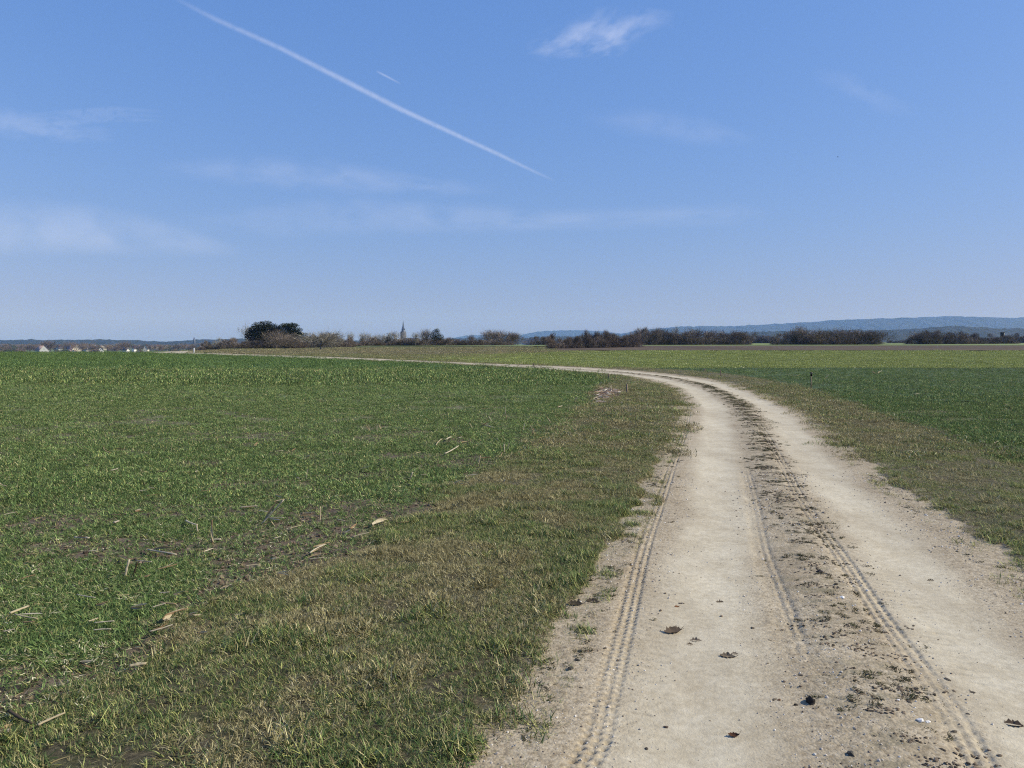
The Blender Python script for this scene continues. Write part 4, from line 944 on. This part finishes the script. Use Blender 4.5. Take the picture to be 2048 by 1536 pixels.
# two raised hides
def hide(u, vt, vb, wpx, d, label):
    p = spot(u, 0, d); k = d / F; z0 = float(T(p[0], p[1])); zt_ = CH + (VH - vt) * k; zb_ = CH + (VH - vb) * k; w_ = wpx * k / 2
    r = empty('hunting_hide', (p[0], p[1], z0), R(-35)); h1, h2 = zb_ - z0, zt_ - z0
    part('cabin', box(-w_, w_, -w_, w_, h1, h2 - .12), M_metal if wpx < 11 else M_greyw, r)
    part('front_wall', box(-w_, w_, -w_ - .06, -w_ - .01, h1, h2 - .14), M_rdark, r)
    V, Q = box(-w_ - .25, w_ + .25, -w_ - .35, w_ + .2, h2 - .1, h2); V[[2, 3, 6, 7], 2] -= .12; part('roof', (V, Q), M_rdark, r)
    part('window', box(-w_ * .6, w_ * .6, -w_ - .09, -w_ - .07, h1 + (h2 - h1) * .5, h1 + (h2 - h1) * .75), M_glass, r)
    for sx in (-1, 1):
        for sy in (-1, 1): part('leg', joinvf([box(sx * w_ * .9 - .07, sx * w_ * .9 + .07, sy * w_ * .9 - .07, sy * w_ * .9 + .07, -.1, h1)]), M_timber, r)
    L = [box(-.25, -.2, -w_ - 1.0, -w_ - .95, 0, h1), box(.2, .25, -w_ - 1.0, -w_ - .95, 0, h1)] + [box(-.25, .25, -w_ - 1.01, -w_ - .96, .3 + j * .35, .35 + j * .35) for j in range(int(h1 / .36))]
    part('ladder', joinvf(L), M_timber, r)
    tag(r, label, 'hunting hide')
hide(1269, 670.5, 678, 8, 235, 'small raised hunting hide with a bright side wall, behind the near dark hedge')
hide(2003, 664.5, 673, 7, 400, 'raised hunting hide above the hedge at the far right')

# ------------------------------------------------------------------ stakes along the field edges
def stake(u, v, vtop, wpx, label, lean=0.0, m=None, cap=False, name='wooden_stake'):
    p = at(u, v); D = p[1]; h = (v - vtop) / F * D; w_ = max(wpx / F * D / 2, .012)
    r = empty(name, (p[0], p[1], float(T(p[0], p[1]))), random.uniform(-.2, .2)); r.rotation_euler[1] = lean
    V, Q = box(-w_, w_, -w_, w_, -.15, h); V[4:, :2] *= .86; V[5, 2] += w_ * .5; V[7, 2] += w_ * .3
    part('post', (V, Q), m or M_timber, r)
    if cap: part('cap', box(-w_ * 1.5, w_ * 1.5, -w_ * 1.5, w_ * 1.5, h * .78, h + .012), M_black, r)
    return tag(r, label, 'stake')
M_tb = flat_mat('grey_timber', (.21, .165, .115), sc=25)
stake(1253.5, 789, 769, 4, 'brown wooden stake on the verge, nearest the straw heap on its right', .01, M_tb)
stake(1217.5, 760, 748.5, 3, 'dark wooden stake behind the straw heap, close to the track', -.02, M_timber)
stake(1069, 738, 726.5, 2.6, 'leaning dark stake where the track meets the left field', -.18, M_timber)
stake(1622, 779, 745, 2.0, 'thin stake with a black cap in the right field', 0, M_tb, True, 'marker_stake')
stake(1441, 756, 740, 1.4, 'very thin stake at the edge of the right field by the bend', 0, M_timber, False, 'marker_stake')
stake(1409, 742, 738, 2.6, 'short stump of a post behind the bend of the track', 0, M_timber)
stake(388, 706.5, 696.5, 1.8, 'pale thin post at the far left end of the track', .02, M_metal, False, 'marker_post')

# ------------------------------------------------------------------ maize stubble
def stalk_mesh(L, r, bend, seed, hollow=True):
    rs = random.Random(seed); ns, nk = 10, 7; V, Q = [], []
    for i in range(ns + 1):
        f = i / ns; node = 1.25 if (i % 4 == 0) else 1.0; rr = r * (1 - .2 * f) * node
        cx = bend * L * (f * (1 - f)) * 2; cy = rs.uniform(-.1, .1) * r
        for j in range(nk):
            a_ = 2 * np.pi * j / nk; V.append([cx + rr * math.cos(a_), cy + rr * .7 * math.sin(a_) * rs.uniform(.85, 1.1), L * f + (rs.uniform(-.8, .8) * r if i == ns else 0)])
    for i in range(ns):
        for j in range(nk): Q.append([i * nk + j, i * nk + (j + 1) % nk, (i + 1) * nk + (j + 1) % nk, (i + 1) * nk + j])
    n0 = len(V); V += [[0, 0, 0], [0, 0, L * .985]]
    Tn = [[n0, (j + 1) % nk, j] for j in range(nk)] + [[n0 + 1, ns * nk + j, ns * nk + (j + 1) % nk] for j in range(nk)]
    return np.array(V), np.array(Q), np.array(Tn)
def sheath_mesh(L, w_, seed):
    rs = random.Random(seed); V, n_ = [], 9
    ph = rs.uniform(0, 6); tw = rs.uniform(-1.5, 1.5)
    for i in range(n_):
        f = i / (n_ - 1); ww = w_ * (math.sin(np.pi * min(.98, f * .85 + .13)) ** .7) * rs.uniform(.8, 1.1)
        c = Vector((.10 * L * math.sin(f * 2.2 + ph) - .10 * L * math.sin(ph), .12 * L * f, L * f)); a_ = tw * f
        for s, q in ((-1, .25), (0, 0), (1, .25)): V.append([c.x + s * ww / 2 * math.cos(a_) - q * ww * math.sin(a_), c.y + s * ww / 2 * math.sin(a_) + q * ww * math.cos(a_), c.z])
    V = np.array(V); V = np.concatenate([V, V + [0, .0012, 0]])
    g_ = grid_faces(n_, 3); return V, np.concatenate([g_, g_[:, ::-1] + n_ * 3])
SC = [(.56, .47, .30), (.64, .56, .40), (.42, .31, .17), (.47, .41, .31), (.31, .21, .12)]
def stalk(u1, v1, u2, v2, r=.011, leaf=True, lying=None, label=None, group=None, seed=0, col=None, name='maize_stalk', husk=False):
    p = at(u1, v1)
    if group and 'left' in group:
        vz = 'far out near the bend' if v1 < 800 else 'in the middle distance' if v1 < 900 else 'nearer the camera' if v1 < 1000 else 'in the near foreground'; label = label.replace('left wheat field', 'left field') + ', ' + vz; group += ', ' + vz
    if lying is None: lying = abs(v2 - v1) < abs(u2 - u1) * .9
    z1 = float(T(*p)) - .015
    if lying:
        q = at(u2, v2); b = Vector((q[0], q[1], float(T(*q)) + .02)); a_ = Vector((p[0], p[1], z1 + .03))
    else:
        dx, dy, dz = ray(u2, v2); t = p[1] / dy; a_ = Vector((p[0], p[1], z1)); b = Vector((dx * t, p[1], CH + dz * t))
    d = b - a_; L = d.length
    e = empty(name, a_); e.rotation_euler = d.to_track_quat('Z', 'Y').to_euler()
    c = col or SC[seed % 5]
    if husk or (lying and seed % 3 == 1 and group):
        for j in range(3):
            V, Q = sheath_mesh(L * (.85 - .15 * j), max(r * 1.6, L * .05) * (1 - .15 * j), seed + j * 7)
            l = link('husk_leaf', mk('husk_leaf', V, Q, col=np.tile(SC[(seed + j) % 5], (len(V), 1))), M_dry, e); l.rotation_euler = (.12 * j - .1, .18 * j - .15, 1.9 * j + seed)
        e.name = 'maize_husk'; return tag(e, label, 'maize husk', group)
    r *= .78; V, Q, Tn = stalk_mesh(L, r, random.uniform(-.12, .12), seed)
    s = link('stalk', mk('stalk', V, [Q, Tn], col=np.tile(c, (len(V), 1)), smooth=False), M_dry, e)
    if leaf:
        V, Q = sheath_mesh(L * .7, r * 2.3, seed)
        l = link('leaf_sheath', mk('leaf_sheath', V, Q, col=np.tile(SC[(seed + 1) % 5], (len(V), 1))), M_dry, e); l.location = (r, 0, L * .12); l.rotation_euler = (.1, .25, seed)
    return tag(e, label, 'maize stalk', group)
LS, GS = 'cut maize stub standing in the left wheat field', 'standing maize stubs in the left field'
LL, GL = 'dry maize piece lying in the left wheat field', 'maize stalk pieces lying in the left field'
stalk(425, 1086, 424, 1040, .010, True, False, 'upright brown maize stub crossing a pale leaf in the left field', None, 4)
stalk(421, 1083, 441, 1083, .012, False, True, 'pale flat piece of maize stalk at the foot of the upright stub', None, 1)
stalk(524, 1044, 567, 1000, .013, True, False, 'long pale maize stalk leaning up to the right in the left field', None, 1)
stalk(250, 1148, 258, 1120, .016, False, False, 'thick whitish maize stub, left one of the near pair', None, 1)
stalk(267, 1147, 275, 1124, .012, False, False, 'dark maize stub, right one of the near pair', None, 4, (.08, .06, .04))
stalk(640, 1038, 641, 1014, .011, True, False, 'broken maize stub with a bright tip near the verge', None, 0)
stalk(372, 1044, 394, 1054, .012, False, True, 'bent pale maize piece left of the upright stub', None, 1)
stalk(394, 1052, 396, 1068, .009, False, True, 'thin end of the bent maize piece', None, 0)
stalk(297, 1103, 352, 1114, .011, True, True, 'long pale maize stalk lying flat near the left foreground', None, 1)
stalk(326, 1245, 362, 1229, .020, True, True, 'wide split maize leaf lying by the verge edge, nearest the camera', None, 3, husk=True)
stalk(890, 909, 917, 894, .016, False, True, 'thick whitish maize stalk lying near the verge in mid field', None, 1)
stalk(744, 1052, 762, 1036, .022, False, True, 'short broad maize husk lying just left of the verge', None, 1, husk=True)
stalk(76, 1458, 128, 1436, .009, False, True, 'thin dry stalk lying in the lower left corner', None, 0)
stalk(18, 1428, 66, 1456, .010, False, True, 'dark thin stalk crossing the lower left corner', None, 4, (.13, .10, .07))
st = [(957, 927, 961, 912, .013), (1009, 903, 1008, 888, .014), (1003, 899, 1000, 890, .010), (1015, 898, 1018, 886, .013), (1064, 869, 1067, 857, .012), (1069, 865, 1060, 850, .010), (1045, 862, 1050, 846, .012), (742, 864, 732, 849, .011), (754, 864, 755, 853, .010), (763, 858, 757, 847, .011),
      (946, 857, 939, 846, .012), (984, 842, 977, 832, .011), (1102, 845, 1093, 832, .012), (1011, 828, 1010, 812, .012), (1013, 838, 1012, 831, .012), (1148, 803, 1156, 793, .014), (796, 815, 797, 809, .014), (1073, 772, 1075, 763, .016), (1099, 778, 1104, 770, .016), (1145, 790, 1150, 784, .016), (1120, 768, 1124, 763, .018),
      (820, 957, 825, 945, .018), (436, 882, 433, 874, .010), (996, 882, 994, 876, .010), (1036, 768, 1036, 758, .018), (1188, 806, 1195, 797, .016), (1196, 770, 1204, 764, .018)]
for k, (a_, b1, c, d, r_) in enumerate(st): stalk(a_, b1, c, d, r_, k % 3 == 0, False, LS, GS, k)
ly = [(480, 1018, 515, 1016, .012), (600, 1033, 634, 1036, .011), (872, 893, 884, 880, .014), (893, 881, 902, 876, .018), (922, 887, 932, 883, .016), (917, 877, 924, 876, .014), (960, 918, 982, 917, .010), (966, 851, 981, 858, .012), (1116, 815, 1124, 813, .020), (207, 897, 222, 909, .011), (560, 891, 578, 896, .010),
      (583, 904, 592, 899, .014), (0, 971, 13, 976, .013), (390, 946, 403, 943, .014), (313, 945, 332, 946, .010), (222, 943, 236, 940, .012), (508, 893, 514, 890, .014), (940, 1050, 960, 1046, .001), (150, 1078, 178, 1080, .014), (270, 1026, 290, 1022, .011), (228, 1049, 238, 1046, .016), (860, 920, 876, 921, .010),
      (820, 874, 838, 876, .010), (1180, 800, 1193, 795, .016), (1005, 975, 1010, 967, .016), (1002, 913, 1014, 906, .012), (700, 1061, 712, 1053, .014), (20, 1232, 58, 1218, .012), (262, 1220, 300, 1222, .010), (320, 1210, 352, 1214, .009), (300, 1268, 345, 1256, .007), (160, 1330, 190, 1336, .012), (260, 1338, 292, 1334, .014),
      (285, 1460, 300, 1450, .010), (0, 1470, 30, 1462, .012), (470, 1235, 520, 1228, .007), (395, 1270, 420, 1276, .006), (540, 1040, 560, 1052, .010), (620, 1110, 650, 1094, .009), (1690, 812, 1700, 808, .02), (1796, 900, 1806, 897, .014)]
for k, (a_, b1, c, d, r_) in enumerate(ly):
    if r_ < .005: continue
    if a_ > 1300: continue
    stalk(a_, b1, c, d, r_, k % 2 == 0, True, LL, GL, k + 3)
for k, (a_, b1, c, d) in enumerate(((1588, 753, 1598, 750), (1616, 752.5, 1614, 755), (1650, 757, 1656, 756), (1688, 753, 1690, 756), (1755, 748, 1764, 746), (1900, 762, 1908, 760), (1830, 790, 1838, 788), (1948, 858, 1958, 856), (2010, 812, 2018, 810), (1646, 772, 1646, 764), (1990, 888, 2000, 886), (1912, 735, 1916, 732))):
    stalk(a_, b1, c, d, .016, k % 2 == 0, None, 'pale scrap of maize stalk in the right wheat field', 'maize scraps in the right field', k)

rl = random.Random(23)
for k in range(95):
    v = 800 + 480 * rl.random() ** 1.3; dd = at(500, v)[1]; ub = U0 + float(XFL(dd)) / dd * F
    u = ub - 12 - (ub - 10) * rl.random() ** 1.6
    if u < 0: continue
    Lp = rl.uniform(.05, .16) / dd * F; a_ = rl.uniform(-.5, .5)
    if rl.random() < .22 and v < 1000: stalk(u, v, u + rl.uniform(-.3, .3) * Lp, v - Lp * .8, .007, False, False, LS, GS, k)
    else: stalk(u, v, u + Lp * math.cos(a_), v - Lp * math.sin(a_) * .5, .0065, k % 4 == 0, True, LL, GL, k)
# heap of pale maize straw at the tip of the field
p0, p1 = at(1190, 815), at(1228, 778)
n_ = 800; t = rng.beta(1.4, 1.6, n_); c0 = p0[None] * (1 - t[:, None]) + p1[None] * t[:, None]
X = c0[:, 0] + rng.normal(0, .13, n_) * (.5 + t); Y = c0[:, 1] + rng.normal(0, .5, n_); Zs = T(X, Y) + rng.random(n_) ** 1.5 * .20 * np.exp(-((t - .55) / .35) ** 2) - .005
D = rng.normal(size=(n_, 3)); D[:, 2] *= .16; D /= np.linalg.norm(D, axis=1)[:, None]
Ln = rng.uniform(.06, .24, n_); Wd = rng.uniform(.012, .04, n_); Pq = np.stack([X, Y, Zs], -1)
s = np.cross(D, rng.normal(size=D.shape)); s /= np.linalg.norm(s, axis=1)[:, None]
Vq = np.stack([Pq - s * Wd[:, None] / 2, Pq + s * Wd[:, None] / 2, Pq + D * Ln[:, None] + s * Wd[:, None] * .4, Pq + D * Ln[:, None] - s * Wd[:, None] * .3], 1).reshape(-1, 3); Vq[:, 2] = np.maximum(Vq[:, 2], T(Vq[:, 0], Vq[:, 1]) - .02)
o = link('maize_straw', mk('maize_straw', Vq, np.arange(len(Vq)).reshape(-1, 4), col=np.repeat(rc([((.55, .45, .34), 3), ((.36, .25, .18), 3), ((.19, .13, .10), 3), ((.68, .62, .52), 1)], n_), 4, 0)), M_dry)
tag(o, 'loose heap of pale maize straw at the tip of the left field', 'straw heap', None, 'stuff')
stalk(1222, 789, 1223, 771, .022, True, False, 'pale upright maize stalk sticking out of the straw heap', None, 1)
stalk(1200, 809, 1217, 797, .022, False, True, 'long pale maize stalk lying across the straw heap', None, 1)

# ------------------------------------------------------------------ stones, leaves and clods on the track
def put_rock(u, v, wpx, col, label, seed, squash=.6, name='stone', cat='stone', hpx=None, group=None):
    p = at(u, v); s_ = wpx / F * p[1] / 2
    o = link(name, rock(name, seed, squash, col, 2), None, None, (p[0], p[1], float(RZ(*p)) + s_ * squash * .25)); o.scale = (s_, s_ * .8, s_); o.rotation_euler = (0, 0, seed)
    return tag(o, label, cat, group)
put_rock(1620, 1411, 20, (.035, .03, .025), 'dark angular stone on the crown of the track near the bottom', 5, .95)
put_rock(1591, 1415, 9, (.04, .032, .025), 'small dark stone left of the dark angular stone', 6, .8)
put_rock(1558, 1404, 8, (.16, .09, .05), 'small reddish clod left of the dark angular stone', 7, .6, 'clod', 'clod')
put_rock(1701, 1519, 19, (.06, .055, .045), 'dark stone at the bottom edge of the track', 8, .7)
put_rock(1840, 1452, 15, (.75, .72, .66), 'white stone in the right lane, left of its white neighbour', 9, .6)
put_rock(1856, 1453, 12, (.72, .68, .60), 'flat white stone, right one of the white pair', 10, .35)
put_rock(1685, 1203, 11, (.72, .68, .60), 'small white stone on the crown of the track', 11, .4)
put_rock(1640, 1152, 14, (.05, .04, .035), 'dark clod on the crown of the track in mid distance', 12, .6, 'clod', 'clod')
put_rock(1672, 1176, 9, (.05, .04, .03), 'small dark clod beyond the white stone on the crown', 13, .6, 'clod', 'clod')
put_rock(1160, 1306, 13, (.06, .055, .04), 'dark mossy clod on the left rim of the track, farthest of three', 14, .5, 'clod', 'clod')
put_rock(1155, 1325, 12, (.055, .05, .04), 'dark mossy clod on the left rim of the track, middle of three', 15, .5, 'clod', 'clod')
put_rock(1142, 1343, 13, (.06, .055, .04), 'dark mossy clod on the left rim of the track, nearest of three', 16, .45, 'clod', 'clod')
put_rock(1293, 1496, 9, (.06, .05, .04), 'dark clod in the left lane at the bottom', 17, .5, 'clod', 'clod')
put_rock(1332, 1452, 10, (.10, .07, .05), 'brown clod in the left lane, left of the curled leaf', 18, .45, 'clod', 'clod')
put_rock(1935, 829 + 600, 9, (.07, .06, .05), 'dark clod in the right tyre print', 19, .4, 'clod', 'clod')
for k in range(34):
    v = random.uniform(1120, 1530); d = at(1400, v)[1]; t = random.choice([random.uniform(-.03, .1), random.uniform(.5, .68), random.uniform(.5, .68), random.uniform(.9, 1.0), random.uniform(.2, .45)])
    x = float(XL(d) * (1 - t) + XR(d) * t); s_ = random.uniform(.006, .014)
    o = link('clod', rock('clod', 40 + k % 6, .5, (.10, .08, .055), 1), None, None, (x, d, float(RZ(x, d)))); o.scale = (s_ * 1.5, s_, s_); o.rotation_euler = (0, 0, k)
    wh_ = 'on the left rim' if t < .15 else 'in the left lane' if t < .47 else 'on the crown' if t < .75 else 'on the right rim'; nr = 'near the camera' if v > 1390 else 'farther up' if v < 1250 else 'halfway'
    tag(o, 'crumb of dark earth %s of the track, %s' % (wh_, nr), 'clod', 'dark crumbs %s, %s' % (wh_, nr))

def leaf(u, v, wpx, label, seed, col, stand=.35, n_lobes=4):
    p = at(u, v); L = wpx / F * p[1]; rs = random.Random(seed); n_ = 13; V = []
    for i in range(n_):
        f = i / (n_ - 1); ww = L * .26 * math.sin(np.pi * min(f * .92 + .05, 1)) ** .8 * (1 + .28 * math.cos(f * 2 * np.pi * n_lobes)); zc = L * stand * (.15 + .9 * (f - .5) ** 2)
        for s in (-1, -.5, 0, .5, 1): V.append([L * (f - .5), s * ww + rs.uniform(-.01, .01) * L, zc + abs(s) ** 1.5 * ww * rs.uniform(.5, 1.1) * (1 if s > 0 else .4)])
    V = np.array(V); V = np.concatenate([V, V + [0, 0, .0012]]); g_ = grid_faces(n_, 5)
    r = empty('dry_leaf', (p[0], p[1], float(RZ(*p)) - .002 - L * .04), rs.uniform(-.4, .4))
    link('leaf_blade', mk('leaf_blade', V, np.concatenate([g_[:, ::-1], g_ + n_ * 5]), col=np.tile(col, (len(V), 1))), M_dry, r)
    Vs, Qs = tubes([((L * .48, 0, L * stand * .35), (L * .72, L * .05, L * stand * .9), L * .02, L * .012)]); link('leaf_stalk', mk('leaf_stalk', Vs, Qs, col=np.tile([c * .7 for c in col], (len(Vs), 1))), M_dry, r)
    return tag(r, label, 'leaf')
leaf(1467, 1473, 22, 'curled dark brown leaf in the left lane near the bottom edge', 1, (.12, .06, .035), .8)
leaf(1345, 1264, 36, 'torn dark brown leaf lying in the left lane', 2, (.14, .105, .075), .35)
leaf(1352, 1258, 22, 'small leaf fragment behind the torn brown leaf', 3, (.20, .15, .10), .25)
leaf(1392, 1280, 24, 'flat brown leaf right of the torn brown leaf', 4, (.26, .20, .14), .12)
leaf(1380, 1287, 14, 'narrow brown leaf scrap below the flat brown leaf', 5, (.20, .15, .10), .12)
leaf(1455, 1314, 30, 'pale brown curled leaf in the middle of the left lane', 6, (.24, .19, .13), .3)
leaf(1470, 1308, 14, 'tiny leaf scrap touching the pale brown curled leaf', 7, (.22, .17, .12), .15)
leaf(1354, 1212, 10, 'reddish leaf speck in the left lane', 8, (.28, .13, .06), .4)
leaf(1440, 1202, 16, 'thin brown leaf edge in the left lane, farther up', 9, (.15, .11, .07), .12)
leaf(1862, 1161, 14, 'thin dark leaf in the right lane', 10, (.10, .075, .05), .12)
leaf(2028, 1448, 34, 'dark dry leaf at the right edge of the picture in the right lane', 11, (.14, .10, .07), .15)
leaf(1150, 1214, 30, 'dark leaf litter on the left rim of the track', 12, (.10, .08, .055), .3)
leaf(1185, 1208, 26, 'dark leaf on the left rim of the track, right of the litter', 13, (.13, .10, .07), .25)

# ------------------------------------------------------------------ clouds and vapour trails at their real height
def sky_pt(u, v, alt):
    dx, dy, dz = ray(u, v); t = (alt - CH) / dz; return np.stack([dx * t, dy * t, alt + 0 * t], -1)
M_cloud = bpy.data.materials.new('ice_cloud'); M_cloud.use_nodes = True; n = M_cloud.node_tree; n.nodes.clear()
o = N(n, 'ShaderNodeOutputMaterial'); tl = N(n, 'ShaderNodeBsdfTranslucent'); tp = N(n, 'ShaderNodeBsdfTransparent'); tl.inputs[0].default_value = (.9, .87, .84, 1)
m2 = N(n, 'ShaderNodeMixShader'); n.links.new(attr(n, 'dens').outputs['Fac'], m2.inputs[0]); n.links.new(tp.outputs[0], m2.inputs[1]); n.links.new(tl.outputs[0], m2.inputs[2]); n.links.new(m2.outputs[0], o.inputs[0])
def cloud(name, pts, alt, alpha, label, seed=0, fibre=(8, 2.0), contrast=(.3, .7), edge=1.5, ns=150, nt_=40, thick=150., cat='cloud', tilt=0.):
    """pts: (u, v, half thickness in photo pixels) of the centre line; three thin layers of ice crystals one above the other"""
    pu, pv, pw_ = [np.array([q[k] for q in pts], float) for k in range(3)]
    s0 = np.linspace(0, 1, len(pts)); s_ = np.linspace(0, 1, ns)[:, None]; t_ = np.linspace(-1, 1, nt_)[None, :]
    U = np.interp(s_, s0, pu); Vc = np.interp(s_, s0, pv); W_ = np.interp(s_, s0, pw_); dv = np.gradient(Vc[:, 0], U[:, 0])[:, None]; nn = 1 / np.sqrt(1 + dv ** 2)
    VV, DD_, QQ = [], [], []
    for k in range(3):
        Uk = U - dv * nn * W_ * t_ + tilt * W_ * t_; Vk = Vc + nn * W_ * t_
        Pk = sky_pt(Uk, Vk, alt + 0 * Uk); Pk[..., 2] += (k - 1) * thick
        ln_ = s_ * (abs(pu[-1] - pu[0]) / max(W_.max(), 1)) * 1.0
        nz = fbm(ln_ * fibre[0] / 8 + 0 * t_ + seed, t_ * fibre[1] + .6 * fbm(ln_ * .7, t_, 1, 3, seed) + 0 * s_ + 7 * seed, 1.0, 5, seed + k)
        d_ = (1 - t_ ** 2) ** edge * np.clip(np.sin(np.pi * s_), 0, 1) ** .7 * sst(contrast[0], contrast[1], nz)
        QQ.append(grid_faces(ns, nt_) + len(VV) * ns * nt_); VV.append(Pk.reshape(-1, 3)); DD_.append((d_ * alpha / 2.2).ravel())
    V = np.concatenate(VV); o0 = V.mean(0)
    o = link(name, mk(name, V - o0, np.concatenate(QQ), smooth=True, attrs={'dens': np.concatenate(DD_)}), M_cloud, None, tuple(o0)); return tag(o, label, cat)
cloud('vapour_trail', [(345, -6, 5), (430, 38, 7), (560, 96, 7), (700, 167, 8), (800, 218, 7.5), (900, 264, 6.5), (1000, 310, 6), (1060, 339, 4.5), (1110, 362, 3.5)], 9000, .20, 'long white vapour trail slanting down across the sky', 3, (12, 1.0), (-.1, .55), 2.2, 400, 16, cat='vapour trail', thick=30)
cloud('vapour_trail', [(752, 142, 2.2), (770, 151, 2.4), (802, 168, 1.8)], 9500, .16, 'tiny fresh vapour trail above the long one', 5, (8, 1), (0, .2), 1.5, 30, 8, cat='vapour trail', thick=20)
cloud('cloud', [(1050, 100, 14), (1110, 86, 30), (1170, 68, 42), (1230, 56, 42), (1290, 48, 28), (1350, 42, 10)], 8000, .23, 'small feathery white cloud high right of the middle', 9, (9, 1.3), (.34, .74), 1.3, 200, 70, tilt=-.5)
cloud('cloud', [(1075, 100, 6), (1150, 92, 18), (1215, 86, 24), (1260, 90, 12)], 7800, .17, 'faint ragged fringe below the feathery cloud', 12, (9, 1.6), (.36, .72), 1.2, 120, 50, tilt=-.6)
cloud('cloud', [(-180, 226, 26), (0, 244, 30), (80, 256, 24), (150, 264, 16), (235, 272, 5)], 7000, .13, 'faint flat white cloud streak at the left edge', 15, (5, 1.2), (.2, .7), 1.6)
cloud('cloud', [(40, 240, 5), (150, 234, 8), (230, 228, 8), (330, 233, 4)], 7000, .11, 'very thin cloud line above the left streak', 16, (6, 1), (.1, .6))
cloud('cloud', [(1620, 142, 8), (1700, 172, 22), (1760, 202, 20), (1840, 226, 8)], 8000, .06, 'hardly visible slanting cloud veil in the right sky', 17, (6, 1), (.2, .7))
cloud('cloud', [(1160, 232, 10), (1300, 248, 34), (1400, 262, 30), (1540, 284, 8)], 8000, .06, 'hardly visible cloud veil right of the end of the long trail', 18, (6, 1), (.2, .7))
cloud('cloud', [(-400, 470, 60), (0, 458, 62), (160, 456, 58), (320, 475, 40), (480, 505, 14)], 6000, .13, 'broad faint cloud veil low on the left', 19, (5, 1.2), (.1, .7), 1.2)
cloud('cloud', [(330, 445, 14), (560, 442, 40), (720, 430, 44), (900, 436, 34), (1100, 442, 22), (1460, 428, 26), (1540, 430, 8)], 6000, .08, 'broad faint cloud veil low over the middle', 20, (6, 1.4), (.2, .7), 1.2)
cloud('cloud', [(300, 335, 10), (480, 340, 30), (640, 352, 34), (860, 372, 20), (1000, 380, 6)], 6500, .09, 'faint upper cloud veil between the left streak and the long trail', 21, (6, 1.4), (.2, .7), 1.2)
# a bird, no more than a speck
bp = sky_pt(1676, 314, np.float64(60.))
r = empty('bird', tuple(bp), .5)
part('body', (np.array([[0, -.35, 0], [.08, 0, 0], [0, .3, 0], [-.08, 0, 0], [0, 0, .08], [0, 0, -.08]]), np.array([[0, 1, 4], [1, 2, 4], [2, 3, 4], [3, 0, 4], [1, 0, 5], [2, 1, 5], [3, 2, 5], [0, 3, 5]])), M_black, r)
for s in (-1, 1): part('wing', (np.array([[s * .05, -.12, 0], [s * .05, .12, 0], [s * .45, .1, .12], [s * .75, .0, .06], [s * .4, -.12, .1]]), np.array([[0, 1, 2], [0, 2, 4], [4, 2, 3]])), M_black, r)
tag(r, 'tiny dark bird in the right half of the sky', 'bird')

# ------------------------------------------------------------------ haze over the plain
hz = link('haze', mk('haze', *box(-13500, 13500, -600, 14600, -40, 470)))
hz.data.transform(Matrix.Identity(4))
m = bpy.data.materials.new('haze'); m.use_nodes = True; n = m.node_tree; n.nodes.clear()
o = N(n, 'ShaderNodeOutputMaterial'); v = N(n, 'ShaderNodeVolumePrincipled'); v.inputs['Color'].default_value = (.23, .46, 1.0, 1); v.inputs['Density'].default_value = 7.0e-5
v.inputs['Absorption Color'].default_value = (1, 1, 1, 1); v.inputs['Anisotropy'].default_value = 0.0
n.links.new(v.outputs[0], o.inputs['Volume']); hz.data.materials.append(m); tag(hz, 'thin blue haze over the plain', None, None, 'stuff')
